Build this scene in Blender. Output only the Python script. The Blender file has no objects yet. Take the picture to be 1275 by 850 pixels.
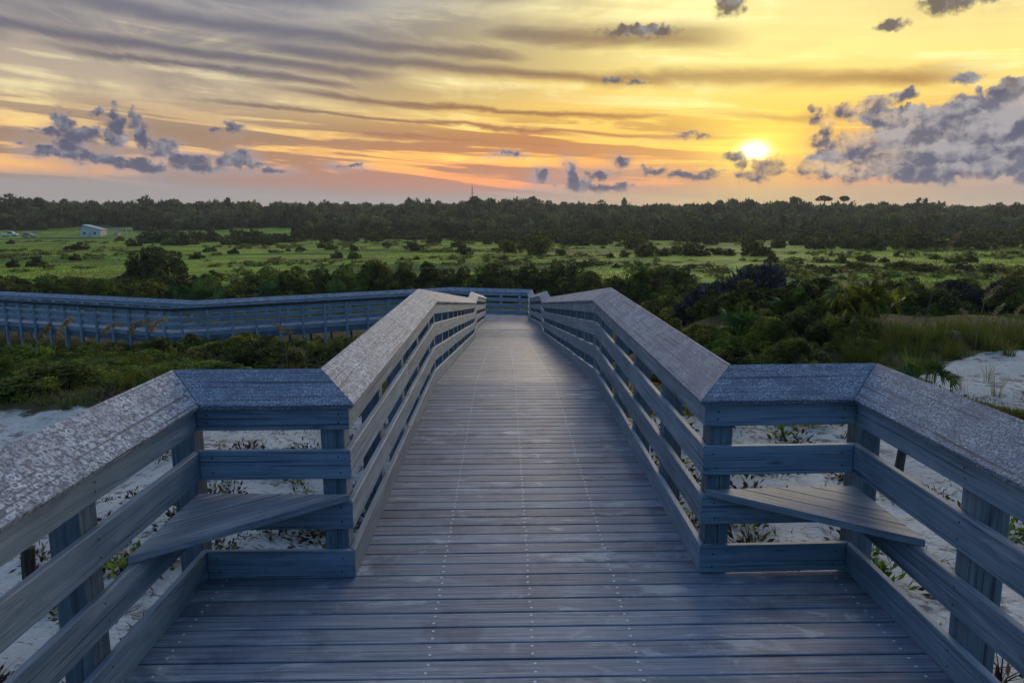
import bpy, math, random
import numpy as np
from mathutils import Vector, Matrix

sc = bpy.context.scene
COL = sc.collection
rng = np.random.default_rng(7)
random.seed(7)

# ------------------------------------------------------------------ camera
F_PX, W_PX, H_PX = 913.0, 1275.0, 850.0
EYE = 2.15
PITCH = math.atan((425 - 272) / F_PX)
YAW = math.atan(8.5 / F_PX)
ROLL = -0.006
cp, sp_, cy_, sy_ = math.cos(PITCH), math.sin(PITCH), math.cos(YAW), math.sin(YAW)
FWD = np.array([sy_ * cp, cy_ * cp, -sp_])
RGT0 = np.array([cy_, -sy_, 0.0])
UP0 = np.cross(RGT0, FWD)
RGT = RGT0 * math.cos(ROLL) + UP0 * math.sin(ROLL)
UPV = np.cross(RGT, FWD)
cam_d = bpy.data.cameras.new('camera')
cam = bpy.data.objects.new('camera', cam_d)
COL.objects.link(cam)
cam_d.sensor_width = 36.0
cam_d.lens = 36.0 * F_PX / W_PX
cam_d.clip_start = 0.05
cam_d.clip_end = 20000
M = Matrix(((RGT[0], UPV[0], -FWD[0], 0), (RGT[1], UPV[1], -FWD[1], 0), (RGT[2], UPV[2], -FWD[2], EYE), (0, 0, 0, 1)))
cam.matrix_world = M
sc.camera = cam


def ray(px, py):
    d = FWD + RGT0 * ((px - 637.5) / F_PX) + UP0 * ((425 - py) / F_PX)
    return d / np.linalg.norm(d)


def ang(px, py):
    d = ray(px, py)
    return math.atan2(d[0], d[1]), math.asin(d[2])


# ------------------------------------------------------------------ helpers
def lin(c):
    c = c / 255.0
    return c / 12.92 if c <= 0.04045 else ((c + 0.055) / 1.055) ** 2.4


def rgb(r, g, b):
    return (lin(r), lin(g), lin(b), 1.0)


def S(a, b, x):
    t = np.clip((x - a) / (b - a), 0, 1)
    return t * t * (3 - 2 * t)


def _hash(ix, iy, s):
    n = (ix * 374761393 + iy * 668265263 + s * 974711) & 0x7fffffff
    n = ((n ^ (n >> 13)) * 1274126177) & 0x7fffffff
    n = n ^ (n >> 16)
    return (n & 0xffff) / 65535.0


def vnoise(x, y, s=0):
    x = np.asarray(x, float); y = np.asarray(y, float)
    ix = np.floor(x).astype(np.int64); iy = np.floor(y).astype(np.int64)
    fx = x - ix; fy = y - iy
    fx = fx * fx * (3 - 2 * fx); fy = fy * fy * (3 - 2 * fy)
    a = _hash(ix, iy, s); b = _hash(ix + 1, iy, s); c = _hash(ix, iy + 1, s); d = _hash(ix + 1, iy + 1, s)
    return (a * (1 - fx) + b * fx) * (1 - fy) + (c * (1 - fx) + d * fx) * fy


def fbm(x, y, s=0, o=4):
    v = 0; a = 0.5
    for k in range(o):
        v = v + a * vnoise(x * 2 ** k, y * 2 ** k, s + k * 17)
        a *= 0.5
    return v


def link(o, parent=None):
    COL.objects.link(o)
    if parent is not None:
        o.parent = parent
    return o


def tag(o, label=None, cat=None, group=None, kind=None):
    if label: o['label'] = label
    if cat: o['category'] = cat
    if group: o['group'] = group
    if kind: o['kind'] = kind
    return o


def empty(name, loc=(0, 0, 0), rz=0.0):
    o = bpy.data.objects.new(name, None)
    o.location = loc
    o.rotation_euler = (0, 0, rz)
    o.empty_display_size = 0.2
    return link(o)


def np_mesh(name, V, faces, mat=None, smooth=False):
    """faces: int array (n,k) with one k, or list of lists"""
    me = bpy.data.meshes.new(name)
    V = np.asarray(V, np.float32)
    if isinstance(faces, np.ndarray):
        n, k = faces.shape
        me.vertices.add(len(V)); me.vertices.foreach_set('co', V.ravel())
        me.loops.add(n * k); me.loops.foreach_set('vertex_index', faces.astype(np.int32).ravel())
        me.polygons.add(n); me.polygons.foreach_set('loop_start', np.arange(0, n * k, k, dtype=np.int32))
        me.update(calc_edges=True)
    else:
        me.from_pydata([tuple(v) for v in V], [], faces)
        me.update()
    if smooth:
        me.polygons.foreach_set('use_smooth', np.ones(len(me.polygons), bool))
    if mat: me.materials.append(mat)
    return me


class MB:
    """collects polygons with uv for ONE mesh"""
    def __init__(self):
        self.v = []; self.f = []; self.uv = []; self.mi = []

    def poly(self, pts, uv=None, mi=0):
        i = len(self.v)
        self.v += [tuple(p) for p in pts]
        self.f.append(list(range(i, i + len(pts))))
        self.uv += uv if uv else [(p[0], p[1]) for p in pts]
        self.mi.append(mi)

    def prism(self, A, B, u0=0.0, mi=0):
        """A, B: matching rings of 3D points; closed solid"""
        n = len(A)
        A = [Vector(a) for a in A]; B = [Vector(b) for b in B]
        ax = (sum(B, Vector()) - sum(A, Vector())) / n
        L = ax.length; ax = ax / max(L, 1e-9)
        o = sum(A, Vector()) / n
        pu = lambda p: u0 + (p - o).dot(ax)
        ring = [0.0]
        for k in range(n): ring.append(ring[-1] + (A[(k + 1) % n] - A[k]).length)
        for k in range(n):
            j = (k + 1) % n
            self.poly([A[k], A[j], B[j], B[k]], [(pu(A[k]), ring[k]), (pu(A[j]), ring[k + 1]), (pu(B[j]), ring[k + 1]), (pu(B[k]), ring[k])], mi)
        self.poly(A[::-1], [(u0 + 0.1 * i, 0.37 * i) for i in range(n)], mi)
        self.poly(B, [(u0 + 0.1 * i, 0.37 * i) for i in range(n)], mi)

    def box(self, x0, x1, y0, y1, z0, z1, mi=0, along='x', u0=0.0):
        if along == 'x':
            A = [(x0, y0, z0), (x0, y0, z1), (x0, y1, z1), (x0, y1, z0)]; B = [(x1, *p[1:]) for p in A]
        elif along == 'y':
            A = [(x0, y0, z0), (x1, y0, z0), (x1, y0, z1), (x0, y0, z1)]; B = [(p[0], y1, p[2]) for p in A]
        else:
            A = [(x0, y0, z0), (x0, y1, z0), (x1, y1, z0), (x1, y0, z0)]; B = [(p[0], p[1], z1) for p in A]
        self.prism(A, B, u0, mi)

    def tube(self, pts, radii, n=6, mi=0):
        pts = [Vector(p) for p in pts]
        rings = []
        for i, p in enumerate(pts):
            d = (pts[min(i + 1, len(pts) - 1)] - pts[max(i - 1, 0)]).normalized()
            a = d.orthogonal().normalized(); b = d.cross(a)
            rings.append([p + (a * math.cos(2 * math.pi * k / n) + b * math.sin(2 * math.pi * k / n)) * radii[i] for k in range(n)])
        for r0, r1 in zip(rings, rings[1:]):
            for k in range(n):
                j = (k + 1) % n
                self.poly([r0[k], r0[j], r1[j], r1[k]], None, mi)
        self.poly(rings[0][::-1], None, mi); self.poly(rings[-1], None, mi)

    def mesh(self, name, mats):
        me = bpy.data.meshes.new(name)
        me.from_pydata(self.v, [], self.f)
        uvl = me.uv_layers.new(name='UVMap')
        uvl.data.foreach_set('uv', np.array(self.uv, np.float32).ravel())
        for m in (mats if isinstance(mats, (list, tuple)) else [mats]): me.materials.append(m)
        me.polygons.foreach_set('material_index', np.array(self.mi, np.int32))
        me.update()
        # one consistent outward orientation
        import bmesh
        bm = bmesh.new(); bm.from_mesh(me)
        bmesh.ops.remove_doubles(bm, verts=bm.verts, dist=1e-5)
        bmesh.ops.recalc_face_normals(bm, faces=bm.faces)
        bm.to_mesh(me); bm.free()
        return me

    def build(self, name, mats, parent=None, bevel=0.0):
        o = bpy.data.objects.new(name, self.mesh(name, mats))
        link(o, parent)
        if bevel:
            b = o.modifiers.new('soft_edge', 'BEVEL'); b.width = bevel; b.segments = 1; b.limit_method = 'ANGLE'
        return o


# ------------------------------------------------------------------ node helper
class G:
    def __init__(self, tree): self.t = tree

    def node(self, typ, **kw):
        n = self.t.nodes.new(typ)
        for k, v in kw.items(): setattr(n, k, v)
        return n

    def put(self, sock, v):
        if isinstance(v, X): self.t.links.new(v.s, sock)
        elif hasattr(v, 'is_output'): self.t.links.new(v, sock)
        elif v is not None: sock.default_value = v

    def math(self, op, a, b=None, c=None, clamp=False):
        n = self.node('ShaderNodeMath', operation=op, use_clamp=clamp)
        for i, v in enumerate((a, b, c)): self.put(n.inputs[i], v)
        return X(self, n.outputs[0])

    def vec(self, op, a, b=None, c=None):
        n = self.node('ShaderNodeVectorMath', operation=op)
        for i, v in enumerate((a, b, c)): self.put(n.inputs[i], v)
        return X(self, n.outputs['Value' if op in ('LENGTH', 'DOT_PRODUCT', 'DISTANCE') else 'Vector'])

    def xyz(self, x, y=0.0, z=0.0):
        n = self.node('ShaderNodeCombineXYZ')
        for i, v in enumerate((x, y, z)): self.put(n.inputs[i], v)
        return X(self, n.outputs[0])

    def sep(self, v):
        n = self.node('ShaderNodeSeparateXYZ'); self.put(n.inputs[0], v)
        return [X(self, o) for o in n.outputs]

    def noise(self, v, scale=1.0, detail=4.0, rough=0.55, dist=0.0, color=False, dim='3D'):
        n = self.node('ShaderNodeTexNoise', noise_dimensions=dim)
        self.put(n.inputs['Vector'], v); self.put(n.inputs['Scale'], scale)
        n.inputs['Detail'].default_value = detail; n.inputs['Roughness'].default_value = rough; n.inputs['Distortion'].default_value = dist
        return X(self, n.outputs['Color' if color else 0])

    def voronoi(self, v, scale=1.0, feature='F1', rnd=1.0, out='Distance'):
        n = self.node('ShaderNodeTexVoronoi', feature=feature)
        self.put(n.inputs['Vector'], v); self.put(n.inputs['Scale'], scale); n.inputs['Randomness'].default_value = rnd
        return X(self, n.outputs[out])

    def sstep(self, a, b, v, lo=0.0, hi=1.0):
        n = self.node('ShaderNodeMapRange', interpolation_type='SMOOTHSTEP')
        self.put(n.inputs['Value'], v); self.put(n.inputs['From Min'], a); self.put(n.inputs['From Max'], b)
        n.inputs['To Min'].default_value = lo; n.inputs['To Max'].default_value = hi
        return X(self, n.outputs[0])

    def ramp(self, v, stops, mode='LINEAR'):
        n = self.node('ShaderNodeValToRGB'); self.put(n.inputs[0], v)
        r = n.color_ramp; r.interpolation = mode
        while len(r.elements) < len(stops): r.elements.new(0.5)
        for e, (p, c) in zip(r.elements, stops): e.position = p; e.color = c
        return X(self, n.outputs[0])

    def mix(self, f, a, b, blend='MIX'):
        n = self.node('ShaderNodeMix', data_type='RGBA', blend_type=blend)
        self.put(n.inputs[0], f); self.put(n.inputs[6], a); self.put(n.inputs[7], b)
        return X(self, n.outputs[2])


class X:
    def __init__(self, g, s): self.g = g; self.s = s
    def __add__(a, b): return a.g.math('ADD', a, b)
    def __radd__(a, b): return a.g.math('ADD', b, a)
    def __sub__(a, b): return a.g.math('SUBTRACT', a, b)
    def __rsub__(a, b): return a.g.math('SUBTRACT', b, a)
    def __mul__(a, b): return a.g.math('MULTIPLY', a, b)
    def __rmul__(a, b): return a.g.math('MULTIPLY', b, a)
    def __truediv__(a, b): return a.g.math('DIVIDE', a, b)


def new_mat(name):
    m = bpy.data.materials.new(name); m.use_nodes = True
    t = m.node_tree
    for n in list(t.nodes): t.nodes.remove(n)
    g = G(t); out = g.node('ShaderNodeOutputMaterial')
    return m, g, out


def principled(g, out, color, rough=0.7, bump=None, bump_d=0.01, bump_s=0.5, spec=0.3, metal=0.0):
    p = g.node('ShaderNodeBsdfPrincipled')
    g.put(p.inputs['Base Color'], color); g.put(p.inputs['Roughness'], rough)
    p.inputs['Specular IOR Level'].default_value = spec; p.inputs['Metallic'].default_value = metal
    if bump is not None:
        b = g.node('ShaderNodeBump'); b.inputs['Strength'].default_value = bump_s; b.inputs['Distance'].default_value = bump_d
        g.put(b.inputs['Height'], bump); g.t.links.new(b.outputs[0], p.inputs['Normal'])
    g.t.links.new(p.outputs[0], out.inputs[0])
    return p


def obj_random(g): return X(g, g.node('ShaderNodeObjectInfo').outputs['Random'])
def isl_random(g): return X(g, g.node('ShaderNodeNewGeometry').outputs['Random Per Island'])
def uvw(g): return X(g, g.node('ShaderNodeTexCoord').outputs['UV'])
def pos(g): return X(g, g.node('ShaderNodeNewGeometry').outputs['Position'])


# ------------------------------------------------------------------ materials
def wood_mat(name, c0, c1, c2, stain=0.5, rough=0.6, spec=0.35):
    """weathered grey board: grain runs along u; per-board tone"""
    m, g, out = new_mat(name)
    u, v, _ = g.sep(uvw(g))
    r = obj_random(g)
    off = r * 37.0
    grain = g.noise(g.xyz(u * 1.3 + off, v * 46.0, off), 1.0, 5, 0.6, 0.6)
    fine = g.noise(g.xyz(u * 7.0 + off, v * 220.0, off), 1.0, 3, 0.6)
    blot = g.noise(g.xyz(u * 1.9 + off, v * 5.0, off), 1.3, 5, 0.6)
    c = g.ramp(grain * 0.62 + blot * 0.38, [(0.35, c0), (0.5, c1), (0.65, c2)])
    tone = 0.86 + r * 0.26
    c = g.mix(1.0, c, g.xyz(tone, tone, tone), 'MULTIPLY')
    st = g.sstep(0.53, 0.63, g.noise(g.xyz(u * 2.2 + off, v * 9.0, 3.3), 1.0, 6, 0.7)) * stain
    c = g.mix(st, c, (c0[0] * 0.45, c0[1] * 0.45, c0[2] * 0.5, 1))
    ck = g.sstep(0.62, 0.65, g.noise(g.xyz(u * 0.7 + off, v * 75.0, 9.1), 1.0, 3, 0.5)) * 0.75
    kn = g.voronoi(g.xyz(u * 1.6 + off, v * 7.0, off), 1.0)
    knf = g.sstep(0.13, 0.06, kn) * 0.7
    pale = g.sstep(0.55, 0.64, g.noise(g.xyz(u * 1.1 + off, v * 14.0 + 3.0, 5.5), 1.0, 6, 0.7)) * 0.45
    c = g.mix(pale, c, (c2[0] * 1.35, c2[1] * 1.25, c2[2] * 1.15, 1))
    c = g.mix(knf, c, (c0[0] * 0.4, c0[1] * 0.4, c0[2] * 0.42, 1))
    c = g.mix(ck, c, (c0[0] * 0.25, c0[1] * 0.25, c0[2] * 0.3, 1))
    principled(g, out, c, rough, grain * 0.7 + fine * 0.4 - ck * 0.8, 0.004, 0.6, spec)
    return m


BOARD = wood_mat('weathered_rail_board', (.105, .15, .205, 1), (.17, .225, .29, 1), (.25, .305, .365, 1), 0.35)
BOARD_FAR = wood_mat('pale_rail_board', (.16, .21, .27, 1), (.26, .32, .39, 1), (.36, .42, .49, 1), 0.25)  # the rail board in a lighter tone, for the distant railings
POST = wood_mat('weathered_post', (.075, .105, .145, 1), (.12, .16, .20, 1), (.19, .23, .27, 1), 0.5)
BROWN = wood_mat('dark_timber', (.035, .025, .022, 1), (.06, .045, .04, 1), (.10, .08, .07, 1), 0.4, 0.8, 0.2)
SEAT = wood_mat('bench_board', (.10, .13, .175, 1), (.18, .21, .26, 1), (.32, .34, .37, 1), 0.5)


def cap_mat(name, kind):
    """rail cap grown over with pale lichen"""
    m, g, out = new_mat(name)
    u, v, _ = g.sep(uvw(g))
    off = obj_random(g) * 61.0
    p = g.xyz(u + off, v + off, off)
    warp = g.noise(p, 9.0, 3, 0.6, color=True)
    pw = g.vec('MULTIPLY_ADD', warp, (0.06, 0.06, 0.06), p)
    base = g.ramp(g.noise(g.xyz(u * 3 + off, v * 40.0, off), 1.0, 5, 0.6, 0.5), [(0.3, (.085, .095, .145, 1)), (0.6, (.15, .175, .25, 1)), (0.8, (.22, .245, .32, 1))])
    d = g.voronoi(pw, 24.0 if kind == 'rings' else 30.0)
    ring = g.sstep(0.18, 0.30, d) * (1.0 - g.sstep(0.42, 0.58, d))
    spots = 1.0 - g.sstep(0.2, 0.42, d)
    n1 = g.noise(p, 56.0 if kind == 'rings' else 84.0, 7, 0.74)
    patch = g.sstep(0.42, 0.58, g.noise(p, 5.0, 4, 0.65))
    if kind == 'rings':
        lich = g.math('MAXIMUM', ring * 0.8, g.sstep(0.43, 0.60, n1) * 0.85)
        lich = lich * (0.62 + patch * 0.38)
    else:
        lich = g.math('MAXIMUM', spots * patch * 0.5, g.sstep(0.44, 0.58, n1) * (0.38 + 0.52 * patch))
    lc = g.ramp(g.noise(p, 60.0, 3, 0.6), [(0.4, (.42, .47, .56, 1)), (0.62, (.66, .72, .80, 1))])
    c = g.mix(lich, base, lc)
    dark = g.sstep(0.57, 0.66, g.noise(p, 46.0, 4, 0.6)) * (0.75 if kind == 'rings' else 0.35)
    gr = g.noise(g.xyz(u * 2.0 + off, v * 70.0, off), 1.0, 4, 0.6)
    ck = g.sstep(0.60, 0.63, g.noise(g.xyz(u * 0.8 + off, v * 60.0, 7.7), 1.0, 3, 0.5))
    c = g.mix(ck * 0.7, c, (.05, .05, .065, 1))
    c = g.mix((0.25 if kind == 'rings' else 0.4), c, g.mix(1.0, c, g.ramp(gr, [(0.35, (.45, .46, .52, 1)), (0.6, (1.15, 1.12, 1.12, 1))]), 'MULTIPLY'))
    c = g.mix(dark, c, (.05, .06, .09, 1))
    principled(g, out, c, 0.68, n1 * 0.6 + lich * 0.8, 0.006, 0.7, 0.4)
    return m


CAP_R = cap_mat('lichen_cap_rings', 'rings')
CAP_S = cap_mat('lichen_cap_spots', 'spots')


def deck_mat():
    m, g, out = new_mat('deck_plank')
    u, v, _ = g.sep(uvw(g))
    r = isl_random(g)
    off = r * 53.0
    P = pos(g)
    grain = g.noise(g.xyz(u * 1.6 + off, v * 60.0, off), 1.0, 5, 0.62, 0.7)
    c = g.ramp(grain, [(0.34, (.088, .108, .158, 1)), (0.5, (.165, .192, .245, 1)), (0.66, (.255, .285, .335, 1))])
    tone = 0.78 + r * 0.44
    c = g.mix(1.0, c, g.xyz(tone, tone, tone), 'MULTIPLY')
    # worn pale bloom: salt and grit rubbed into the grain
    w = g.noise(g.xyz(u * 1.5 + off * 0.2, v * 3.0 + r * 4.0, 0.3), 1.6, 7, 0.68, 0.8)
    wear = g.sstep(0.52, 0.64, w) * g.sstep(0.36, 0.56, g.noise(P, 1.3, 4, 0.6)) * 0.9
    wear = wear * (0.4 + 0.6 * g.noise(g.xyz(u * 14 + off, v * 120.0, off), 1.0, 3, 0.6))
    c = g.mix(wear, c, (.52, .52, .53, 1))
    dk = g.sstep(0.50, 0.68, g.noise(P, 1.9, 6, 0.66)) * 0.62
    c = g.mix(dk, c, (.06, .07, .115, 1))
    principled(g, out, c, 0.5, grain, 0.004, 0.8, 0.45)
    return m


DECK = deck_mat()
m, g, out = new_mat('screw_head'); principled(g, out, (.64, .65, .66, 1), 0.5, spec=0.5); SCREW = m
m, g, out = new_mat('rusty_nail'); principled(g, out, (.02, .017, .016, 1), 0.8, spec=0.2); NAIL = m


def plain(name, c, rough=0.6, var=0.15, scale=4.0, spec=0.3, metal=0.0):
    m, g, out = new_mat(name)
    n = g.noise(X(g, g.node('ShaderNodeTexCoord').outputs['Object']), scale, 4, 0.6)
    k = n * (2 * var) + (1 - var)
    principled(g, out, g.mix(1.0, c, g.xyz(k, k, k), 'MULTIPLY'), rough, spec=spec, metal=metal)
    return m


def leaf_mat(name, lo, mid, hi, trans=0.3, tint=0.25, rough=0.6, clump=0.0):
    m, g, out = new_mat(name)
    r = isl_random(g); o = obj_random(g)
    if clump:
        r = g.math('ADD', r * 0.55, (g.noise(pos(g), clump, 3, 0.6) - 0.5) * 3.4 + 0.24, clamp=True)
    c = g.ramp(r, [(0.0, lo), (0.55, mid), (1.0, hi)])
    k = 1.0 - tint + o * (2 * tint)
    c = g.mix(1.0, c, g.xyz(k, k, k * 0.9 + 0.1 * o), 'MULTIPLY')
    p = g.node('ShaderNodeBsdfPrincipled'); g.put(p.inputs['Base Color'], c); p.inputs['Roughness'].default_value = rough; p.inputs['Specular IOR Level'].default_value = 0.25
    t = g.node('ShaderNodeBsdfTranslucent'); g.put(t.inputs['Color'], g.mix(1.0, c, (1.25, 1.15, 0.55, 1), 'MULTIPLY'))
    mx = g.node('ShaderNodeMixShader'); mx.inputs[0].default_value = trans
    g.t.links.new(p.outputs[0], mx.inputs[1]); g.t.links.new(t.outputs[0], mx.inputs[2]); g.t.links.new(mx.outputs[0], out.inputs[0])
    return m


LEAF_DARK = leaf_mat('leaf_dark', (.015, .023, .010, 1), (.048, .07, .020, 1), (.17, .215, .042, 1), 0.28, clump=1.6)
LEAF_OLIVE = leaf_mat('leaf_olive', (.03, .040, .012, 1), (.085, .108, .022, 1), (.27, .285, .048, 1), 0.32, clump=1.6)
LEAF_GREEN = leaf_mat('leaf_green', (.025, .055, .010, 1), (.075, .14, .02, 1), (.19, .29, .04, 1), 0.35, clump=1.8)
LEAF_GREY = leaf_mat('twig_grey', (.035, .033, .036, 1), (.06, .056, .06, 1), (.10, .093, .095, 1), 0.1)
LEAF_FOREST = leaf_mat('leaf_forest', (.024, .034, .018, 1), (.058, .078, .034, 1), (.15, .18, .07, 1), 0.25, clump=0.13)
LEAF_PALM = leaf_mat('leaf_palmetto', (.016, .042, .014, 1), (.035, .088, .026, 1), (.075, .14, .042, 1), 0.3)
LEAF_DRY = leaf_mat('straw', (.16, .13, .07, 1), (.26, .21, .12, 1), (.38, .31, .19, 1), 0.3)
BLADE = leaf_mat('grass_blade', (.045, .065, .015, 1), (.10, .13, .025, 1), (.19, .20, .05, 1), 0.4)
BLADE_D = leaf_mat('grass_blade_dark', (.04, .055, .014, 1), (.09, .11, .025, 1), (.18, .19, .045, 1), 0.4)
LITTER = leaf_mat('dry_litter', (.02, .015, .013, 1), (.05, .038, .03, 1), (.13, .10, .07, 1), 0.1)
BARK = plain('bark', (.05, .042, .036, 1), 0.9, 0.3, 6.0)


# ------------------------------------------------------------------ terrain
def gz(x, y):
    x = np.asarray(x, float); y = np.asarray(y, float)
    yr = y - 10.0 * S(2.6, 8.0, x) * (1 - S(30, 60, x) * 0.4)
    z = -0.95 - 2.65 * S(11, 30, yr) - 0.75 * S(30, 60, yr)
    near = 1 - S(24, 44, y)
    z = z + near * (fbm(x * 0.33 + 9, y * 0.33, 3, 4) - 0.47) * 0.75 * (0.25 + 0.75 * S(1.8, 4.0, np.abs(x - 0.1)))
    z = z + near * (fbm(x * 1.7, y * 1.7, 8, 3) - 0.43) * 0.10
    z = z + 0.32 * np.exp(-((x - 12.5) / 3.6) ** 2 - ((y - 14.0) / 3.0) ** 2)
    z = z + 0.35 * np.exp(-((x + 9.0) / 4.0) ** 2 - ((y - 15.0) / 2.5) ** 2)
    z = z + (fbm(x * 0.02, y * 0.02, 31, 3) - 0.44) * 0.5 * S(70, 120, y)
    far = S(235, 430, y + 60 * (fbm(x * 0.006 + 4, y * 0.004, 12, 3) - 0.45))
    z = z + far * (9.3 + 6.0 * (fbm(x * 0.006 + 7, y * 0.004, 21, 3) - 0.44) - 2.0 * np.clip(x / 200, -1, 1)) + 4.0 * S(560, 1200, y)
    return z


def at(px, py):
    """where the sight line through a point of the picture meets the ground"""
    d = ray(px, py)
    o = np.array([0, 0, EYE])
    t = 2.0 * 1.003 ** np.arange(2250)
    q_ = o[None] + d[None] * t[:, None]
    hit = np.nonzero(q_[:, 2] < gz(q_[:, 0], q_[:, 1]))[0]
    p = q_[hit[0]] if len(hit) else q_[-1]
    return float(p[0]), float(p[1]), float(gz(p[0], p[1])), float(np.dot(p - o, FWD))


def sand_mask(x, y):
    n = (fbm(x * 0.35 + 3, y * 0.35, 77, 4) - 0.45) * 5.0
    # bare sand round the upper deck, then the blown-out patch on the dune beside it
    a = 1 - S(11.0, 13.0, y + n * 0.6 + 0.10 * np.abs(x + 4))
    b = 1 - S(0.75, 1.15, np.sqrt(((x - 12.4) / 5.0) ** 2 + ((y - 13.2) / 2.9) ** 2) + n * 0.06)
    return np.clip(np.maximum(a, b), 0, 1)


def axis(parts):
    v = [parts[0][0]]
    for a, b, s in parts:
        k = max(1, int(round((b - a) / s)))
        v += list(np.linspace(a, b, k + 1)[1:])
    return np.array(v)


ys = axis([(-40, -2, 3), (-2, 45, 0.45), (45, 130, 1.6), (130, 320, 4), (320, 800, 12), (800, 2200, 70)])
xp = axis([(0, 24, 0.45), (24, 80, 1.6), (80, 320, 5), (320, 900, 20), (900, 2200, 130)])
xs = np.concatenate([-xp[:0:-1], xp])
XX, YY = np.meshgrid(xs, ys)
ZZ = gz(XX, YY)
nx, ny = len(xs), len(ys)
idx = np.arange(nx * ny).reshape(ny, nx)
quads = np.stack([idx[:-1, :-1].ravel(), idx[:-1, 1:].ravel(), idx[1:, 1:].ravel(), idx[1:, :-1].ravel()], 1)
m, g, out = new_mat('ground')
P = pos(g)
x_, y_, z_ = g.sep(P)
at_s = g.node('ShaderNodeAttribute', attribute_name='sand')
sm = X(g, at_s.outputs['Fac']) + (g.noise(P, 2.3, 6, 0.7) - 0.5) * 0.9
sandf = g.sstep(0.42, 0.60, sm)
sandc = g.ramp(g.noise(P, 1.1, 6, 0.6), [(0.3, (.40, .385, .37, 1)), (0.6, (.54, .52, .49, 1)), (0.8, (.62, .60, .56, 1))])
sandc = g.mix(g.sstep(0.49, 0.58, g.noise(P, 5.0, 7, 0.78)) * g.sstep(0.46, 0.56, g.noise(P, 0.8, 4, 0.6)) * 0.85, sandc, (.10, .085, .07, 1))
sandc = g.mix(g.sstep(0.58, 0.63, g.noise(g.vec('MULTIPLY', P, (1.0, 3.0, 1.0)), 9.0, 4, 0.7)) * 0.6, sandc, (.07, .055, .045, 1))
dune = g.ramp(g.noise(P, 0.9, 6, 0.7), [(0.36, (.018, .02, .009, 1)), (0.5, (.036, .04, .014, 1)), (0.64, (.08, .085, .026, 1))])
# the salt meadow: long streaks of yellow-green, deep green and rusty sedge
q = g.xyz(x_ * 0.016, y_ * 0.055, 0.0)
band = g.noise(q, 1.0, 6, 0.62, 0.5)
mead = g.ramp(band, [(0.37, (.045, .09, .012, 1)), (0.43, (.13, .24, .020, 1)), (0.50, (.23, .36, .028, 1)), (0.56, (.30, .35, .035, 1)), (0.63, (.11, .115, .028, 1))])
mead = g.mix(g.sstep(0.48, 0.60, g.noise(P, 0.14, 6, 0.7)) * 0.6, mead, (.075, .10, .02, 1))
mead = g.mix(g.sstep(0.55, 0.62, g.noise(g.xyz(x_ * 0.011 + 5.0, y_ * 0.08, 0.0), 1.0, 4, 0.6)) * 0.8, mead, (.075, .06, .03, 1))
fine = g.noise(g.xyz(x_ * 0.9, y_ * 0.35, 0.0), 1.0, 5, 0.7)
k = fine * 0.9 + 0.55
mead = g.mix(1.0, mead, g.xyz(k, k, k), 'MULTIPLY')
veg = g.mix(g.sstep(48.0, 75.0, y_ + (g.noise(P, 0.09, 3, 0.6) - 0.5) * 24.0), dune, mead)
veg = g.mix(g.sstep(238.0, 262.0, y_ - g.sstep(-55.0, -85.0, x_) * 66.0), veg, (.03, .035, .016, 1))
col = g.mix(sandf, veg, sandc)
hgt = g.noise(P, 3.0, 6, 0.65) * 0.6 + g.noise(P, 14.0, 4, 0.6) * 0.25
principled(g, out, col, 0.9, hgt, 0.08, 0.8, 0.15)
me = np_mesh('ground', np.stack([XX.ravel(), YY.ravel(), ZZ.ravel()], 1), quads, m, True)
a = me.attributes.new('sand', 'FLOAT', 'POINT'); a.data.foreach_set('value', sand_mask(XX.ravel(), YY.ravel()).astype(np.float32))
ground = link(bpy.data.objects.new('ground', me))
tag(ground, 'sandy dune falling away to a wide green salt meadow', None, None, 'structure')

# ------------------------------------------------------------------ the boardwalk
XL, XR = -0.92, 1.175          # inner faces of the walkway railings
LL, LR = -1.81, 2.08           # inner faces of the landing railings
YP = 4.17                      # the landing ends here


def deck_z(y):
    """height of the main walkway deck along its run"""
    K = [(-50, 0), (9.5, 0), (22.3, -1.48), (24.2, -1.48), (34.8, -2.70), (80, -2.70)]
    for (a, za), (b, zb) in zip(K, K[1:]):
        if y <= b: return za + (zb - za) * (y - a) / (b - a)


PITCHW, PW, PT = 0.147, 0.1355, 0.036


def main_deck():
    mb = MB()
    y = -3.0; k = 0
    while y < 37.36:
        y1 = y + PW
        wide = y < YP - 0.02
        x0, x1 = (LL - 0.05, LR + 0.05) if wide else (XL - 0.05, XR + 0.05)
        x0 += random.uniform(-0.006, 0.006); x1 += random.uniform(-0.006, 0.006)
        sk = random.uniform(-0.0015, 0.0015)
        dz = random.uniform(-0.0012, 0.0012)
        za, zb = deck_z(y) + dz, deck_z(y1) + dz
        s = 0.004 * (x1 - x0)
        A = [(x0, y - s * 0, za - PT), (x0, y, za), (x0, y1, zb), (x0, y1, zb - PT)]
        B = [(x1, p[1] + s + sk, p[2]) for p in A]
        mb.prism(A, B, random.uniform(0, 40))
        if y < 20:
            for xs_ in (-0.395, 0.13, 0.645) + ((-1.7, 1.98) if wide else ()):
                for yo in (0.036, 0.104):
                    sx = xs_ + random.uniform(-0.006, 0.006); sy = y + yo + s * (sx - x0) / (x1 - x0)
                    zz = za + (zb - za) * yo / PW + 0.0012
                    mb.poly([(sx + 0.0082 * math.cos(t), sy + 0.0082 * math.sin(t), zz) for t in np.linspace(0, 2 * math.pi, 9)[:-1]], None, 1)
        y += PITCHW; k += 1
    return mb


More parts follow.
